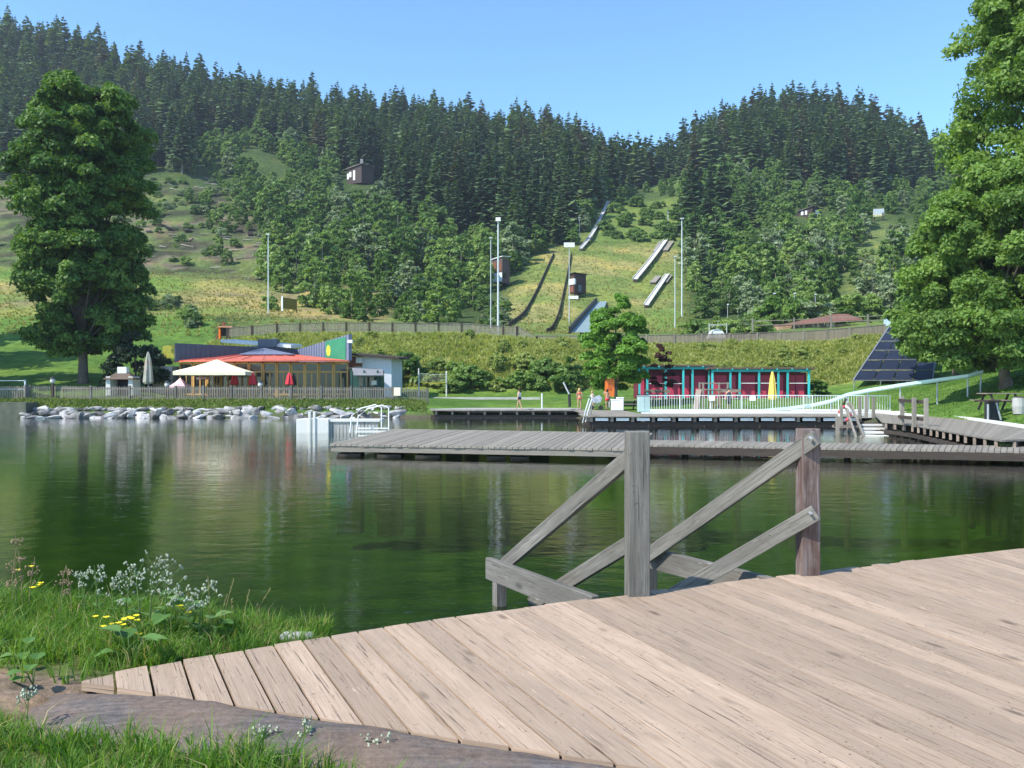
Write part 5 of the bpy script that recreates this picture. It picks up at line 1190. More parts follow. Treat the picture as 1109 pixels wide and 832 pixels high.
# shade trees just left of the picture
for px,Y,s_,lb in ((-140,65,1.,'dark maple nearest the shore at the far left, mostly outside the picture'),(-165,76,1.05,'middle maple of the group outside the left edge'),(-180,90,1.1,'rearmost maple of the group outside the left edge')):
    big_tree('large_maple',lb,P(px,Y),prof_pts([(0,4),(.2,6.5),(.5,6.5),(.8,4.5),(1,1)]),2.5,20*s_,70,260,.30,LEAFD,BARK,.4,int(Y),blob=.27)
# forest prototypes
con=[cone_arrays(100+i,H=20,Rm=3.7+.5*(i%3),bare=(.02,.03,.28)[i%3] if i<6 else .02,wh=27+i%3,nb=11) for i in range(7)]
lod=[cone_arrays(200+i,H=20,Rm=3.9+.4*i,wh=19,nb=9) for i in range(4)]
def withtrunk(arr,H,r0,r1):
    V,Fs,va=arr; tv,tf=trunk_arrays(H,r0,r1); return np.concatenate([V,tv]),np.concatenate([Fs,tf+len(V)]),np.concatenate([va,np.full(len(tf),.5)]),np.concatenate([np.zeros(len(Fs),int),np.ones(len(tf),int)])
CROWN={}; TRUNKM=mesh_of('trunk',*trunk_arrays(17,.24,.06),np.full(12,.5),BARKP)
for kind,m in (('s',SPRUCE),('b',SPRUCEB),('l',LARCH)):
    CROWN[kind]=[mesh_of('crown',*a,m) for a in con]
def bl_profile(k): return prof_pts([[(0,2.4),(.2,3.0),(.5,3.3),(.8,2.2),(1,.5)],[(0,2.7),(.3,3.2),(.6,2.7),(.85,1.6),(1,.3)],[(0,2.0),(.3,2.4),(.6,2.5),(.85,1.5),(1,.3)],[(0,2.6),(.25,3.4),(.55,3.0),(.85,1.9),(1,.5)]][k%4])
bl=[leaf_arrays(300+i,bl_profile(i),.3,9.5,58,56,.40,.28,.85,inner=.35) for i in range(6)]
BTR=mesh_of('trunk',*trunk_arrays(7,.16,.05),np.full(12,.5),BARKP)
BCROWN={k:[mesh_of('crown',a[0],a[1],a[2],m) for a in bl] for k,m in (('a',LEAFA),('s',LEAFB),('d',LEAFD))}
bu=[leaf_arrays(400+i,prof_pts([(0,1.2),(.4,1.3),(.8,.8),(1,.3)]),.1,1.9,26,60,.17,.34,.85) for i in range(4)]
HERB=foliage('herb_leaf',(.16,.22,.06),(.26,.32,.09),(.38,.42,.15),.35,.5,.3)
BUSH={k:[mesh_of('foliage',a[0],a[1],a[2],m) for a in bu] for k,m in (('a',LEAFA),('h',HERB),('s',LEAFB),('d',LEAFD))}
def inreg(poly,x,y):
    c=False; n_=len(poly)
    for i in range(n_):
        x1,y1=poly[i];x2,y2=poly[(i+1)%n_]
        if (y1>y)!=(y2>y) and x<(x2-x1)*(y-y1)/(y2-y1)+x1: c=not c
    return c
# forest edge heights in terms of ground picture height
CON_X=[-200,0,100,150,200,225,262,300,330,360,400,430,470,520,560,600,630,650,680,705,722,735,750,765,790,830,880,930,980,1040,1109,1300]
CON_Y=[205,200,195,190,188,150,140,165,165,185,205,240,258,270,278,272,246,224,207,203,198,192,202,215,195,200,214,214,206,210,220,240]
JUMP=[(505,362),(546,310),(590,268),(624,266),(650,219),(697,213),(740,213),(750,300),(756,362)]
MEAD=[(-300,372),(-300,300),(120,288),(285,296),(300,318),(330,336),(360,348),(430,352),(430,372)]
CLR=[(-300,300),(-300,195),(120,190),(235,186),(262,200),(268,230),(292,262),(288,298),(120,292)]
GAP=[(255,165),(300,168),(320,200),(290,205),(262,190)]
SLP=[(880,360),(915,300),(950,250),(985,236),(1000,250),(960,300),(930,360)]
cand=[]
def poisson(n,Y0,Y1,dist,px0=-160,px1=1250,grid={}):
    out=[]; g={}
    for _ in range(n):
        Y=math.sqrt(random.uniform(Y0*Y0,Y1*Y1)); px=random.uniform(px0,px1); x=X_(px,Y); k=(int(x//dist),int(Y//dist)); ok=True
        for i in (-1,0,1):
            for j in (-1,0,1):
                for q in g.get((k[0]+i,k[1]+j),[]):
                    if (q[0]-x)**2+(q[1]-Y)**2<dist*dist: ok=False
        if ok: g.setdefault(k,[]).append((x,Y)); out.append((px,Y))
    return out
spr=[]
for px,Y in poisson(26000,150,425,4.9):
    py=pyof(px,Y)
    if py>np.interp(px,CON_X,CON_Y)+random.uniform(-6,4): continue
    if inreg(JUMP,px,py) or inreg(GAP,px,py): continue
    if 372<px<412 and HY_-45<Y<HY_+4: continue
    if 858<px<900 and HY2-40<Y<HY2+4: continue
    if 936<px<968 and HY3-30<Y<HY3+5: continue
    if 735<px<780 and py>196: continue
    spr.append((px,Y))
# a few dark conifers among the broadleaves at right
for q in ((752,262),(760,290),(768,240),(775,270),(749,235),(783,230),(790,262),(745,215),(800,240),(812,225),(757,225),(771,215)): spr.append((q[0],Yfor(q[0],q[1]+20,130)))
spr.sort(key=lambda q:q[1])
reg=lambda px: 0 if px<262 else 1 if px<440 else 2 if px<645 else 3 if px<745 else 4 if px<860 else 5
CLAB=['dark spruce on the left hillside behind the big maple','dark spruce on the wooded slope above the timber house','dark spruce in the dense stand left of the jumping hill','dark spruce by the inrun at the saddle of the ridge','dark spruce on the right knoll above the bushy slope','dark spruce on the right ridge behind the small hut']
CGRP=['spruces on the left hillside','spruces above the timber house','spruces left of the jumping hill','spruces at the saddle','spruces on the right knoll','spruces on the right ridge']
def htree(px,Y): 
    b=.82 if Y<230 else 1.
    return random.choice((random.uniform(.55,.85),random.uniform(.75,1.05),random.uniform(.85,1.2)))*b
NI=296; stuffV=[];stuffF=[];stuffva=[];stuffmi=[];off=0
for i,(px,Y) in enumerate(spr):
    s_=htree(px,Y); p=P(px,Y,-.4); kd='s' if random.random()<.86 else ('l' if random.random()<.7 else 'b')
    if reg(px)>=4 and random.random()<.1: kd='b'
    if i<NI:
        k=reg(px); lab=CLAB[k]; grp=CGRP[k]
        if kd=='b': lab=lab.replace('dark spruce','browning spruce'); grp=grp.replace('spruces','browning spruces')
        if kd=='l': lab=lab.replace('dark spruce','paler green conifer'); grp=grp.replace('spruces','pale conifers')
        t=thing('spruce_tree',lab,'tree',p,random.uniform(0,6.3),grp); t.scale=(s_*random.uniform(.9,1.2),s_*random.uniform(.9,1.2),s_)
        nm=2 if (px<262 and random.random()<.7) else random.choice((0,1,3,4,6))
        for nme,me in (('trunk',TRUNKM),('crown',CROWN[kd][nm])): o=bpy.data.objects.new(nme,me); C.objects.link(o); o.parent=t
    else:
        V,Fs,va=lod[i%4]; a=random.uniform(0,6.3); ca,sa=math.cos(a),math.sin(a); M=np.array([[ca,-sa,0],[sa,ca,0],[0,0,1]])*s_
        sxy=random.uniform(.9,1.25); V2=(V*np.array([sxy,sxy,1]))@M.T+np.array(p); stuffV.append(V2); stuffF.append(Fs+off); off+=len(V); stuffva.append(np.clip(va+random.uniform(-.15,.15),0,1)); stuffmi.append(np.full(len(Fs),{'s':0,'l':2,'b':1}[kd]))
        tv,tf=trunk_arrays(16*s_,.2,.05); stuffV.append(tv+np.array(p)); stuffF.append(tf+off); off+=len(tv); stuffva.append(np.full(len(tf),.5)); stuffmi.append(np.full(len(tf),3))
o=npmesh('spruce_forest',np.concatenate(stuffV),np.concatenate(stuffF),[SPRUCE,SPRUCEB,LARCH,BARKP],var=np.concatenate(stuffva),mi=np.concatenate(stuffmi)); props(o,'dark spruce forest covering the ridge up to the skyline','forest',kind='stuff')
print('spruces',len(spr))
# broadleaf belt
bro=[]
for px,Y in poisson(9000,112,330,5.0,-100,1200):
    py=pyof(px,Y)
    if (py<np.interp(px,CON_X,CON_Y)-4 and random.random()>.05) or inreg(JUMP,px,py) or inreg(MEAD,px,py): continue
    if inreg(CLR,px,py) and random.random()<(.55 if px>225 else .78 if py<226 else .93): continue
    if inreg(GAP,px,py): continue
    if inreg(SLP,px,py) and random.random()<.6: continue
    if py>np.interp(px,[-200,280,300,340,400,500,545,750,760,830,950,1109],[290,290,322,346,352,352,354,354,349,346,342,345]): continue
    if 372<px<415 and HY_-32<Y<HY_+4: continue
    if 858<px<900 and HY2-28<Y<HY2+4: continue
    if 940<px<964 and HY3-25<Y<HY3+4: continue
    if 828<px<955 and Y<123: continue
    if 524<px<560 and Y<Yfor(542,317,104)+2: continue
    if 528<px<556 and Y<137: continue
    bro.append((px,Y))
bro.sort(key=lambda q:q[1]); NB=290
BL=['leafy green tree in the belt below the clear-cut and timber house','leafy green tree in the thicket left of the jumping hill','leafy green tree on the bushy saddle above the jumps','leafy green tree on the slope right of the jumping hill','leafy green tree on the right slope near the lodge and hut']
bg_=lambda px: 0 if px<400 else 1 if px<600 else 2 if px<742 else 3 if px<850 else 4
sV=[];sF=[];sva=[];smi=[];off=0
for i,(px,Y) in enumerate(bro):
    p=P(px,Y,-.3); py=pyof(px,Y); kd=random.choices('asd',(.66,.14,.20))[0]
    s_=random.uniform(.55,1.05)*(.62 if Y<135 else .8 if Y<165 else 1.05)
    if inreg(CLR,px,py): s_*=.5
    if inreg(SLP,px,py): s_*=.45; kd=random.choice('sa')
    if 655<px<770 and py<217: s_*=.6
    if px>930 and Y>200: s_*=.8
    k=random.randrange(6)
    if i<NB:
        lab=BL[bg_(px)]; grp='broadleaf trees '+['below the timber house','left of the jumping hill','on the saddle','right of the jumping hill','near the lodge and hut'][bg_(px)]
        if kd=='s': lab=lab.replace('leafy green','silvery green'); grp='silvery '+grp
        if kd=='d': lab=lab.replace('leafy green','deep green'); grp='deep green '+grp
        t=thing('broadleaf_tree',lab,'tree',p,random.uniform(0,6.3),grp); t.scale=(s_*random.uniform(.9,1.2),s_*random.uniform(.9,1.2),s_)
        for nme,me in (('trunk',BTR),('crown',BCROWN[kd][k])): o=bpy.data.objects.new(nme,me); C.objects.link(o); o.parent=t
    else:
        V,Fs,va,_c=bl[k]; a=random.uniform(0,6.3); ca,sa=math.cos(a),math.sin(a); M=np.array([[ca,-sa,0],[sa,ca,0],[0,0,1]])*s_
        sV.append(V@M.T+np.array(p)); sF.append(Fs+off); off+=len(V); sva.append(np.clip(va+random.uniform(-.2,.2),0,1)); smi.append(np.full(len(Fs),'asd'.index(kd)))
if sV: o=npmesh('broadleaf_wood',np.concatenate(sV),np.concatenate(sF),[LEAFA,LEAFB,LEAFD],var=np.concatenate(sva),mi=np.concatenate(smi)); props(o,'mixed green broadleaf wood filling the slope below the spruces','wood',kind='stuff')
print('broadleaf',len(bro))
# bushes
def bush(px,Y,s_,kd,lab,grp,name='bush'):
    t=thing(name,lab,'bush',P(px,Y,-.15),random.uniform(0,6.3),grp); t.scale=(s_,s_,s_*random.uniform(.75,1.05)); o=bpy.data.objects.new('foliage',random.choice(BUSH[kd])); C.objects.link(o); o.parent=t
nb_=0
for _ in range(30):
    px=random.uniform(455,650); Y=random.uniform(81.5,86.5); bush(px,Y,random.uniform(.5,1.0),random.choice('aahh'),'leafy bush at the foot of the grass bank behind the lawn','bushes at the foot of the grass bank')
for px,Y,s_ in ((508,82.5,1.5),(598,82.5,1.7),(612,83,1.5),(590,84,1.3),(420,83,1.3),(440,84,1.5),(432,86,1.2)): bush(px,Y,s_,'a','larger rounded shrub at the foot of the grass bank','larger shrubs at the foot of the grass bank')
for _ in range(80):
    px=random.uniform(300,945); Y=random.uniform(84.5,93.3)
    if px>905-(Y-84)*-3: continue
    bush(px,Y,random.uniform(.3,.6),'h','low weedy clump in the tall grass of the steep bank','weedy clumps on the steep grass bank','weed_clump')
bush(884,74.5,.95,'d','dark round shrub at the right end of the crimson cabins',None)
for _ in range(46):
    px=random.uniform(648,735); py=random.uniform(216,262); 
    if px<655+(262-py)*.0 or px<np.interp(py,[216,262],[664,650]): continue
    bush(px,Yfor(px,py,150),random.uniform(.8,1.9),random.choice('aad'),'green bush on the overgrown clearing above the ski jumps','bushes on the clearing above the ski jumps')
for _ in range(24):
    px=random.uniform(150,210); py=324+abs(px-175)*.3+random.uniform(-2,12)+max(0,px-190)*.6; Y=Yfor(px,py,98); bush(px,Y,random.uniform(.5,1.0),random.choice('sa'),'scrubby grey-green bush on the meadow above the restaurant','scrub on the meadow')
for px,py,s_ in ((291,333,1.1),(294,336,.9)): bush(px,Yfor(px,py,98),s_,'a','small bush at the foot of the meadow mast','bushes at the meadow mast')
for _ in range(130):
    px=random.uniform(120,285); py=random.choice((random.uniform(196,290),random.uniform(196,235))); bush(px,Yfor(px,py,150),random.uniform(.5,1.3),random.choice('aas'),'low bush growing on the clear-cut slope','bushes on the clear-cut slope')
for _ in range(40):
    px=random.uniform(745,826); bush(px,random.uniform(106,114),random.uniform(.7,1.3),random.choice('aas'),'low bush behind the long plank fence','bushes behind the plank fence')
for _ in range(30):
    bush(random.uniform(815,960),random.uniform(119,130),random.uniform(1.3,2.4),random.choice('aasd'),'full green bush behind the long red-roofed lodge','bushes behind the lodge')
for _ in range(26):
    px=random.uniform(520,548); py=random.uniform(330,356); bush(px,Yfor(px,py,104),random.uniform(.6,1.2),random.choice('sa'),'bush at the left foot of the landing slope','bushes at the foot of the landing slope')
# root plates and logs on the clear-cut
for (px,py,s_) in ((150,250,1.2),(160,252,1.),(184,250,1.3),(204,252,1.2),(250,248,1.6),(258,252,1.2),(272,256,1.3),(206,262,.8)):
    Y=Yfor(px,py,150); o=bpy.data.objects.new('root_plate',random.choice(RK).copy()); o.data.materials.clear(); o.data.materials.append(DIRT if s_<1.1 else simple('dark_root_soil',(.06,.045,.035),.95,.4)); C.objects.link(o); o.location=P(px,Y,.5); o.scale=(2.2*s_,1.4,1.8*s_); o.rotation_euler=(.4,random.uniform(-.4,.4),random.random())
    props(o,'dark upturned root plate on the clear-cut slope','root plate','root plates on the clear-cut')
for _ in range(60):
    px=random.uniform(140,286); py=random.choice((random.uniform(238,292),random.uniform(192,206))); Y=Yfor(px,py,150); a=random.uniform(-.6,.6); L=random.uniform(1.5,4.5); p=P(px,Y,.3)
    p2=Vector((p.x+math.cos(a)*L,p.y+math.sin(a)*L,0)); p2.z=float(ground(p2.x,p2.y))+.35
    o=MB().tube([p,p2],[random.uniform(.12,.22),.07],6).build('felled_log',BARKP); props(o,'pale felled log lying on the clear-cut slope','log','felled logs on the clear-cut')
# grass tufts on bank and meadow
def tufts(name,label,pts,hs,mat_,nbl=5,cat='grass',wd=.05,lean=.45,par=None):
    pts=np.array(pts); n_=len(pts); r=np.random.default_rng(5); b=np.repeat(pts,nbl,0); h=np.repeat(np.array(hs),nbl)*r.uniform(.55,1.15,n_*nbl); a=r.uniform(0,6.283,n_*nbl)
    b=b+np.stack([np.cos(a)*h*.18*r.random(n_*nbl),np.sin(a)*h*.18*r.random(n_*nbl),np.zeros(n_*nbl)],1)
    d=np.stack([np.cos(a),np.sin(a),np.zeros(n_*nbl)],1); fa=r.uniform(0,6.283,n_*nbl); s_=np.stack([np.cos(fa),np.sin(fa),np.zeros(n_*nbl)],1)*(wd*r.uniform(.6,1.4,n_*nbl))[:,None]
    l=(lean*r.uniform(.2,1.4,n_*nbl))[:,None]; up=np.array([0,0,1.])
    m=b+d*h[:,None]*l*.35+up*h[:,None]*.6; t=b+d*h[:,None]*l+up*(h*(1-.25*l[:,0]))[:,None]
    V=np.stack([b-s_,b+s_,m+s_*.7,m-s_*.7,t+s_*.08,t-s_*.08],1).reshape(-1,3); k=np.arange(n_*nbl)*6
    Fs=np.concatenate([np.stack([k,k+1,k+2,k+3],1),np.stack([k+3,k+2,k+4,k+5],1)]); va=np.repeat(r.random(n_),nbl)*.5+r.random(n_*nbl)*.5
    o=npmesh(name,V,Fs,mat_,var=np.concatenate([va,va])); props(o,label,cat,kind='stuff'); return o
bp=[];bh=[]
for _ in range(20000):
    px=random.uniform(225,1000); Y=random.uniform(82.5,93.8) 
    if px<420 and Y<86: continue
    if 915<px and px>965-(93.5-Y)*3.2: continue
    p=P(px,Y); bp.append(p); bh.append(random.uniform(.22,.55)*(1.35 if vnoise(p.x/4,Y/3)>.6 else 1))
tufts('bank_grass','tall yellow-green grass covering the steep bank below the fences',bp,bh,BANKG,6,wd=.045,lean=.9)
bp=[];bh=[]
for _ in range(12000):
    px=random.uniform(-50,770); Y=random.uniform(100,230); py=pyof(px,Y)
    if not(inreg(MEAD,px,py) or inreg(JUMP,px,py)): continue
    bp.append(P(px,Y)); bh.append(random.uniform(.2,.5))
tufts('meadow_grass','dry yellow grass on the meadow and jumping hill',bp,bh,DRYG:=foliage('meadow_blades',(.20,.23,.07),(.30,.28,.10),(.42,.36,.16),.3,.1,0),6,wd=.07,lean=.9)
bp=[];bh=[]
for _ in range(9000):
    px=random.uniform(-60,462); Y=random.uniform(61.2,66); p=P(px,Y); bp.append(p); bh.append(random.uniform(.1,.34))
tufts('shore_grass','grass and weeds between the stone bank and the picket fence',bp,bh,foliage('shore_blades',(.07,.12,.025),(.15,.20,.045),(.30,.32,.10),.3,.4,0),5,wd=.03)
bp=[];bh=[]
for _ in range(9000):
    px=random.uniform(960,1250); Y=random.uniform(34,75); p=P(px,Y)
    if p.z<.62: continue
    bp.append(p); bh.append(random.uniform(.05,.13))
tufts('lawn_grass','short lawn grass on the slope under the right tree',bp,bh,GRASS,4,wd=.015)
# ================================================================ foreground plants
bp=[];bh=[]
for _ in range(30000):
    x=random.uniform(-5.2,3.2); y=random.uniform(1.6,7.2); sh=float(np.interp(x,[-15,-9,-4,-2,-1.3,-.5],[9.3,8.0,6.6,6.0,5.75,5.0])); k=KX(x)
    if y>k-.05:
        if y>sh+.2 or x>-1.25: continue
        # left of the deck end
        if x>-2.75:
            le=float(np.interp(x,[-2.75,-2.2,-1.91,-1.24],[4.4,4.80,5.02,5.43]))
            if y<le+.03: continue
        if y<k+.45 and random.random()<.93*(1 if y<k+.3 else .5): continue
        hh=random.uniform(.07,.20)
        if x<-2.2: hh*=1.2
    else:
        dd=k-.56-y
        if dd<0: continue
        if dd<.12 and random.random()<.6: continue
        if x>-.1 and random.random()<.75: continue
        hh=random.uniform(.05,.16)
        if -1.25<x<-.75 and dd<.35: hh*=1.5
    bp.append((x,y,float(gnear(x,y))-.01)); bh.append(hh)
tufts('bank_meadow_grass','lush green grass on the near bank and below the timber kerb',bp,bh,GRASS,8,wd=.0034,lean=.75)
sel=[i for i in range(len(bp)) if i%6==0]
tufts('dry_grass_stalks','pale dry grass blades among the green on the near bank',[bp[i] for i in sel],[bh[i]*1.05 for i in sel],DRY,4,wd=.003,lean=.7)
# broad leaves
def leafpoly(mb,c,d,L,Wd,n_=8,up=.3,curl=.15,mi=0,var=None):
    d=Vector(d).normalized(); s_=d.cross(Vector((0,0,1)));  s_=s_.normalized() if s_.length>.01 else Vector((1,0,0)); nn_=s_.cross(d).normalized(); c=Vector(c); var=random.random() if var is None else var
    pr=[(0,.0),(.08,.42),(.25,.92),(.45,1.),(.65,.82),(.85,.42),(1,0)]
    mid=[c+d*L*f+nn_*(-curl*L*f*f) for f,w_ in pr]
    for i in range(len(pr)-1):
        for sg in (-1,1):
            a=mid[i]; b=mid[i+1]; e=b+s_*sg*Wd/2*pr[i+1][1]+nn_*.12*Wd*pr[i+1][1]; g_=a+s_*sg*Wd/2*pr[i][1]+nn_*.12*Wd*pr[i][1]
            q=[a,b,e,g_] if sg>0 else [a,g_,e,b]; mb.face(q,mi=mi,var=var)
LEAFW=foliage('broad_weed_leaf',(.06,.13,.03),(.11,.22,.05),(.19,.30,.09),.3,6.,0)
BUD=simple('pale_seed_buds',(.36,.38,.27),.8,.3,30.); FLY=simple('yellow_petals',(.85,.68,.02),.6,.1,30.); STALK=simple('green_stalk',(.10,.17,.04),.7,.3,9.); BROWNS=simple('brown_stalk',(.28,.20,.11),.8,.3,9.)
def gp_(px,py,zguess=.5):
    z=zguess
    for _ in range(6): q=G(px,py,z); z=float(gnear(q.x,q.y))
    q.z=z; return q
def tall_weed(label,px,ytop,pyb,seed,buds=True,leaves=4,dry=False,big=1.):
    r=random.Random(seed); b=gp_(px,pyb); H=(pyb-ytop)/F*b.y; t=thing('flowering_weed',label,'weed',b)
    st=MB(); lean=r.uniform(-.12,.12)
    main=[Vector((lean*H*f*f+r.uniform(-.004,.004),r.uniform(-.01,.01)*f,H*f)) for f in np.linspace(0,1,7)]; st.tube(main,[.0045*big]*3+[.0035*big]*2+[.002]*2,5)
    if buds:
        for k in range(int(13*big)):
            f=r.uniform(.55,1.); p=main[int(f*6)]; a=r.uniform(0,6.28); L=r.uniform(.04,.13)*(1.25-f)*1.6*big; e=p+Vector((math.cos(a)*L,math.sin(a)*L,L*.9)); st.tube([p,e],.0015,3)
            bd=MB()
            for m in range(r.randint(3,6)):
                c=e+Vector((r.uniform(-.018,.018),r.uniform(-.018,.018),r.uniform(-.015,.018))); rr=r.uniform(.0045,.009); bd.tube([c-Vector((0,0,rr)),c,c+Vector((0,0,rr))],[rr*.5,rr,rr*.4],5)
            bd.build('flower_head',BUD if not dry else BROWNS,t,world=False)
    for k in range(leaves):
        f=r.uniform(.08,.6); a=r.uniform(0,6.28); p=main[int(f*6)]; lf=MB(); leafpoly(lf,p,(math.cos(a),math.sin(a),.35),r.uniform(.04,.10)*big,r.uniform(.015,.035)*big); lf.build('leaf',LEAFW,t,world=False)
    st.build('stem',STALK if not dry else BROWNS,t,world=False)
for i,(px,yt,yb,bg2,lb) in enumerate(((162,601,690,1.5,'tallest weed with clusters of pale seed buds, centre of the near bank'),(152,612,690,1.3,'pale-budded weed just left of the tallest one'),(135,618,688,1.1,'pale-budded weed near the middle of the bank'),(106,612,680,1.,'slender pale-budded weed on the left part of the bank'),(92,617,678,.9,'small pale-budded weed left of the slender one'),(178,625,695,1.1,'pale-budded weed just right of the tallest one'),(215,634,700,1.3,'pale-budded weed leaning over the yellow flowers at right of the bank'),(205,642,702,1.,'short pale-budded weed above the broad leaves'),(124,630,690,.8,'short pale-budded weed in the thick grass'))):
    tall_weed(lb,px,yt,yb,i,True,6,False,bg2)
for i,(px,yt,yb,lb) in enumerate(((17,575,668,'tallest brown dry stalk at the left edge of the bank'),(24,597,668,'brown dry stalk right of the tallest one'),(31,603,668,'thin brown dry stalk with a bent tip at left'),(13,606,668,'short brown dry stalk at the left edge'),(64,614,680,'lone thin stalk rising above the grass at left'),(78,612,680,'thin arching stalk between the weeds'))):
    tall_weed(lb,px,yt,yb,50+i,True,0,True,.5)
for i,(px,yt,yb,lb) in enumerate(((30,745,790,'leafy green weed growing from the earth at lower left'),(330,782,832,'thin flowering weed in front of the grey kerb'),(404,802,840,'small seedy weed in front of the kerb, right of the yellow flower'),(640,795,834,'slim weed at the kerb near the bottom middle'),(285,787,835,'wispy weed at the bottom left of centre'))):
    tall_weed(lb,px,yt,yb,80+i,True,7,False,.6)
# grass panicles near the water
for i,(px,yt,yb) in enumerate(((228,625,695),(241,628,696),(262,640,695),(272,638,694),(236,645,696),(252,650,695),(200,640,690),(285,655,694))):
    b=gp_(px,yb); H=(yb-yt)/F*b.y; mb=MB(); ln=random.uniform(-.05,.16); pts=[Vector((b.x+ln*f*f,b.y,b.z+H*f)) for f in np.linspace(0,1,6)]; mb.tube(pts,[.002]*4+[.0015,.001],4)
    for k in range(7): p=pts[4].lerp(pts[5],k/6); mb.tube([p,p+Vector((random.uniform(-.01,.014),0,.012))],[.0035,.001],4)
    o=mb.build('grass_panicle',DRY); props(o,'thin seeding grass stalk against the water at the end of the deck','grass stalk','seeding grass stalks by the water')
# yellow flowers
def yflower(label,px,py,pyb,group,r0=.016):
    b=gp_(px,pyb); H=(pyb-py)/F*b.y; t=thing('yellow_flower',label,'flower',b,0,group); MB().tube([(0,0,0),(random.uniform(-.01,.01),0,H*.6),(0,0,H)],.0018,4).build('stem',STALK,t,world=False)
    mb=MB()
    for k in range(9):
        a=6.283*k/9+random.uniform(-.2,.2); u=Vector((math.cos(a),math.sin(a),.35)); v=Vector((-math.sin(a),math.cos(a),0)); c=Vector((0,0,H)); mb.face([c,c+u*r0*.7-v*r0*.33,c+u*r0*1.15,c+u*r0*.7+v*r0*.33])
    mb.lathe([(r0*.2,-.004),(r0*.4,.003),(.001,.008)],(0,0,H),6); mb.build('petals',FLY,t,world=False)
for px,py in ((35,637),(43,634),(44,632),(19,618),(34,614),(39,638)): yflower('yellow flower beside the brown stalks at the left of the bank',px,py,662,'yellow flowers by the brown stalks',.022)
for _ in range(16): yflower('small yellow flower in the cluster in the middle of the bank',random.uniform(98,152),random.uniform(666,688),random.uniform(700,708),'yellow flowers in the middle of the bank',.019)
for px,py in ((195,657),(199,658),(219,655),(205,664),(170,667)): yflower('yellow flower among the broad leaves right of the tall weeds',px,py,695,'yellow flowers among the broad leaves',.021)
yflower('lone yellow flower in front of the kerb left of centre',345,820,838,None,.013); yflower('lone yellow flower at the kerb near the bottom middle',749,813,836,None,.013); yflower('tiny yellow flower rising at the bottom edge, left of the kerb flower',318,806,836,None,.007)
# broad-leaf plants
def broad(label,px,py,n_,size,seed,group=None):
    r=random.Random(seed); b=gp_(px,py); t=thing('broad_leaf_plant',label,'plant',b,0,group); st=MB()
    for k in range(n_):
        a=r.uniform(0,6.28); h=r.uniform(.04,.16)*size/.1; e=Vector((math.cos(a)*size*.7,math.sin(a)*size*.5,h)); st.tube([(0,0,0),e*.6+Vector((0,0,.02)),e],.003,4)
        mb=MB(); leafpoly(mb,e,(math.cos(a),math.sin(a)*.7-.2,r.uniform(-.1,.35)),size*r.uniform(.8,1.2),size*r.uniform(.75,1.),curl=.25); mb.build('leaf',LEAFW,t,world=False)
    st.build('stem',STALK,t,world=False)
broad('large broad-leaved plant beneath the tallest weed',157,684,8,.16,1); broad('broad-leaved plant under the yellow flowers at right',186,690,7,.14,2); broad('broad-leaved plant with pale leaves by the deck end',222,694,5,.12,3)
broad('low broad-leaved plant in the grass above the deck corner',140,722,6,.13,4); broad('small broad-leaved plant at the left edge of the bank',15,700,5,.10,5); broad('wilting grey-green leaves lying on the bare earth at left',36,742,4,.09,6)
broad('small plant with one broad leaf growing between the deck planks',223,742,3,.055,7); broad('pale green leaf clump touching the deck end',230,707,3,.09,8); broad('small seedling at the water edge where the deck begins',325,694,4,.05,9)
broad('broad leaves at the lower left edge below the bank',25,722,4,.08,10)
# pale stone slab at deck corner
o=MB().box(G(322,690,.50),(.22,.12,.05)).build('edge_stone',CONC,bevel=.02); props(o,'pale flat stone at the left corner of the plank deck by the water','stone')
# ================================================================ PEOPLE
def person(label,loc,J,RD,clothes,hairm,rz=0,hairlen=.25,scale=1.,hp=None):
    """J: joints dict in metres (x across, y depth, z up); built as one skinned body"""
    t=thing('person',label,'person',loc,rz); t.scale=(scale,)*3
    names=list(J); me=bpy.data.meshes.new('body'); E=[('pelvis','waist'),('waist','chest'),('chest','neck'),('neck','chin'),('chin','head'),('head','crown'),('chest','shl'),('shl','ell'),('ell','wrl'),('wrl','hal'),('chest','shr'),('shr','elr'),('elr','wrr'),('wrr','har'),('pelvis','hil'),('hil','knl'),('knl','anl'),('anl','tol'),('pelvis','hir'),('hir','knr'),('knr','anr'),('anr','tor')]
    me.from_pydata([J[n_] for n_ in names],[(names.index(a),names.index(b)) for a,b in E],[]); o=bpy.data.objects.new('body',me); C.objects.link(o); o.parent=t; me.materials.append(SKIN)
    sk=o.modifiers.new('skin','SKIN'); 
    for i,n_ in enumerate(names): me.skin_vertices[0].data[i].radius=(RD[n_],RD[n_]*.85); me.skin_vertices[0].data[i].use_root=(n_=='pelvis')
    o.modifiers.new('sub','SUBSURF').render_levels=2
    # face: nose, eyes; ears
    hd=Vector(J['head'])
    def shell(name,pts,rad,m): MB().tube(pts,rad,12).build(name,m,t,world=False,smooth=True)
    for nme,keys,rads,m in clothes: shell(nme,[J[k] if isinstance(k,str) else k for k in keys],rads,m)
    f=Vector((0,-1,0)) if hp is None else Vector(hp)
    mb=MB(); mb.tube([hd+f*.09+Vector((0,0,.01)),hd+f*.115-Vector((0,0,.025))],[.012,.018],6); mb.build('nose',SKIN,t,world=False)
    s_=f.cross(Vector((0,0,1)))
    mb=MB(); [mb.tube([hd+f*.085+s_*q*.035+Vector((0,0,.02)),hd+f*.098+s_*q*.035+Vector((0,0,.02))],.011,6) for q in (-1,1)]; mb.build('eyes',BLACK,t,world=False)
    c=Vector(J['crown']); shell('hair',[c+Vector((0,0,.05)),c+Vector((0,0,.02))-f*.01,hd-f*.03+Vector((0,0,.03)),hd-f*.07-Vector((0,0,.1)),hd-f*.08-Vector((0,0,hairlen))],[.03,.095,.108,.075,.05],hairm)
    return t
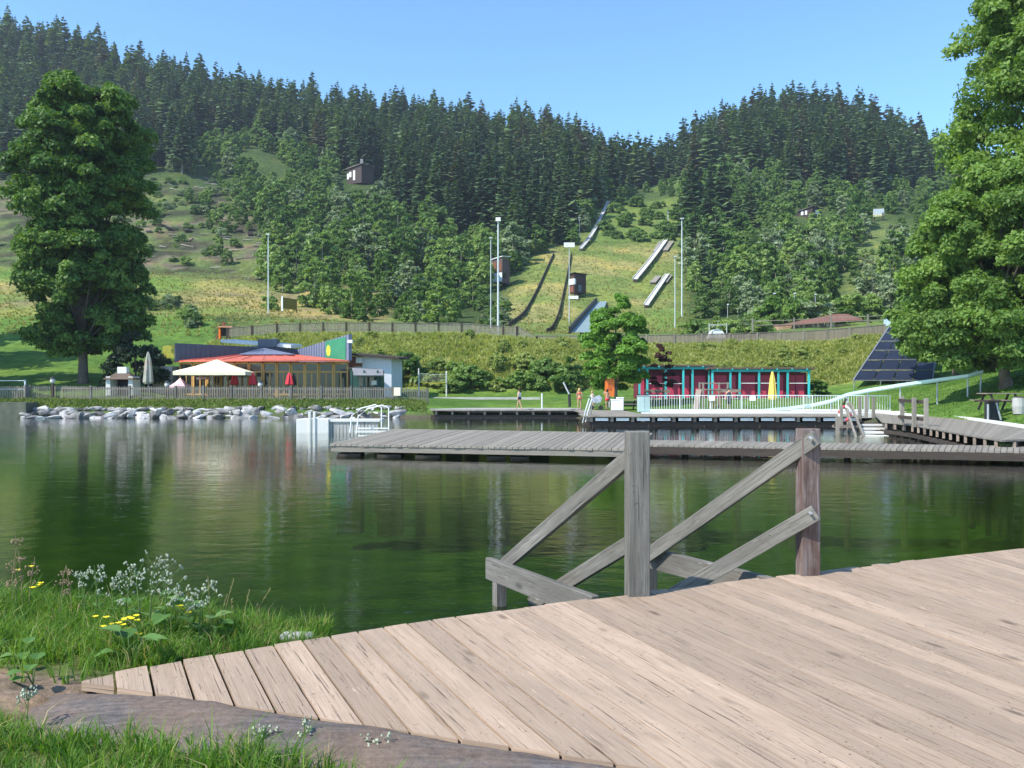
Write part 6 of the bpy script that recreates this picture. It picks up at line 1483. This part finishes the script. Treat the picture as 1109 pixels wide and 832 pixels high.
RD=dict(pelvis=.13,waist=.115,chest=.14,neck=.055,chin=.06,head=.088,crown=.07,shl=.06,ell=.042,wrl=.03,hal=.035,shr=.06,elr=.042,wrr=.03,har=.035,hil=.088,knl=.056,anl=.038,tol=.035,hir=.088,knr=.056,anr=.038,tor=.035)
def stand(stride=.0,arm=.06,facing=0):
    return dict(pelvis=(0,0,.93),waist=(0,0,1.08),chest=(0,0,1.28),neck=(0,0,1.43),chin=(0,-.01,1.49),head=(0,-.01,1.56),crown=(0,0,1.64),
     shl=(-.17,0,1.38),ell=(-.22,arm,1.12),wrl=(-.24,-arm,.90),hal=(-.24,-arm-.03,.80),shr=(.17,0,1.38),elr=(.22,-arm,1.12),wrr=(.24,-.15*arm-.08,.90),har=(.24,-.12,.80),
     hil=(-.09,0,.86),knl=(-.10,-stride,.48),anl=(-.10,-stride*1.2,.08),tol=(-.10,-stride*1.2-.14,.035),hir=(.09,0,.86),knr=(.10,stride*.5,.48),anr=(.10,stride*1.4,.08),tor=(.10,stride*1.4-.13,.035))
def cl_top(J,m): return ('top',[(0,0,1.0),'waist','chest',(0,0,1.4)],[.14,.135,.165,.09],m)
J1=stand(.17,.1)
person('long dark-haired person in a white top walking on the shore deck',Vector((X_(562.5,61.2),61.2,.62)),J1,RD,[cl_top(J1,CLW),('shorts',[(0,0,.80),'pelvis',(0,0,1.02)],[.17,.165,.14],CLD)],HAIR,R(-100),.45,.86)
J2=stand(.05,.03)
person('sunbather in orange swimwear standing on the end of the shore deck',Vector((X_(627.5,61),61,.56)),J2,RD,[('swim_top',[(0,0,1.22),(0,0,1.33)],[.15,.15],BIK),('swim_bottom',[(0,0,.86),'pelvis'],[.155,.15],BIK)],BLONDE,R(170),.2,.93)
J3=stand(.1,.05); J3.update(dict(wrl=(-.2,-.32,1.0),ell=(-.22,-.1,1.12),hal=(-.2,-.4,1.0),wrr=(.2,-.32,1.0),elr=(.22,-.1,1.12),har=(.2,-.4,1.0)))
person('person in a dark blue top pushing the baby stroller',Vector((X_(641.5,63),63,.55)),J3,RD,[cl_top(J3,CLW),('trousers',[(0,0,.80),'pelvis',(0,0,1.02)],[.17,.165,.14],CLD)],BLONDE,R(70),.15,.82)
J4=stand(.04,.05); J4.update(dict(elr=(.24,-.12,1.3),wrr=(.16,-.22,1.45),har=(.12,-.24,1.52)))
person('bare-backed bather standing below the orange call box',Vector((X_(657.5,62),62,.56)),J4,RD,[('swim_shorts',[(0,0,.74),(0,0,.86),'pelvis'],[.17,.165,.15],REDF)],HAIR,R(200),.08,.88)
J5=stand(.03,.04)
person('dark-clothed person standing right of the climbing frame',Vector((X_(789.5,61),61,gz(789.5,61))),J5,RD,[cl_top(J5,CLD),('trousers',[(0,0,.5),(0,0,.80),'pelvis',(0,0,1.02)],[.16,.17,.165,.14],CLD)],HAIR,0,.1,.98)
# stroller
t=thing('baby_stroller','grey and white baby stroller on the deck beside the sunbather','stroller',Vector((X_(645.5,62.2),62.2,.56)))
mb=MB(); mb.solid([(-.35,-.2,.5),(.3,-.2,.5),(.42,-.2,.85),(.25,-.2,1.05),(.0,-.2,.95),(-.35,-.2,.75)],(0,.4,0)).build('seat_hood',simple('stroller_cloth',(.45,.48,.55),.8,.3,4.),t,world=False)
mb=MB(); mb.tube([(-.3,-.2,.15),(.2,-.2,.6),(-.55,-.2,1.0)],.02,6); mb.tube([(-.3,.2,.15),(.2,.2,.6),(-.55,.2,1.0)],.02,6); mb.tube([(.35,-.2,.15),(-.1,-.2,.6)],.02,6); mb.tube([(.35,.2,.15),(-.1,.2,.6)],.02,6); mb.tube([(-.55,-.2,1.0),(-.55,.2,1.0)],.025,6); mb.build('frame',STEEL,t,world=False)
for x in (-.3,.35):
    for y in (-.22,.22): mb=MB(); mb.tube([(x,y-.02,.15),(x,y+.02,.15)],.15,14).build('wheel',BLACK,t,world=False)
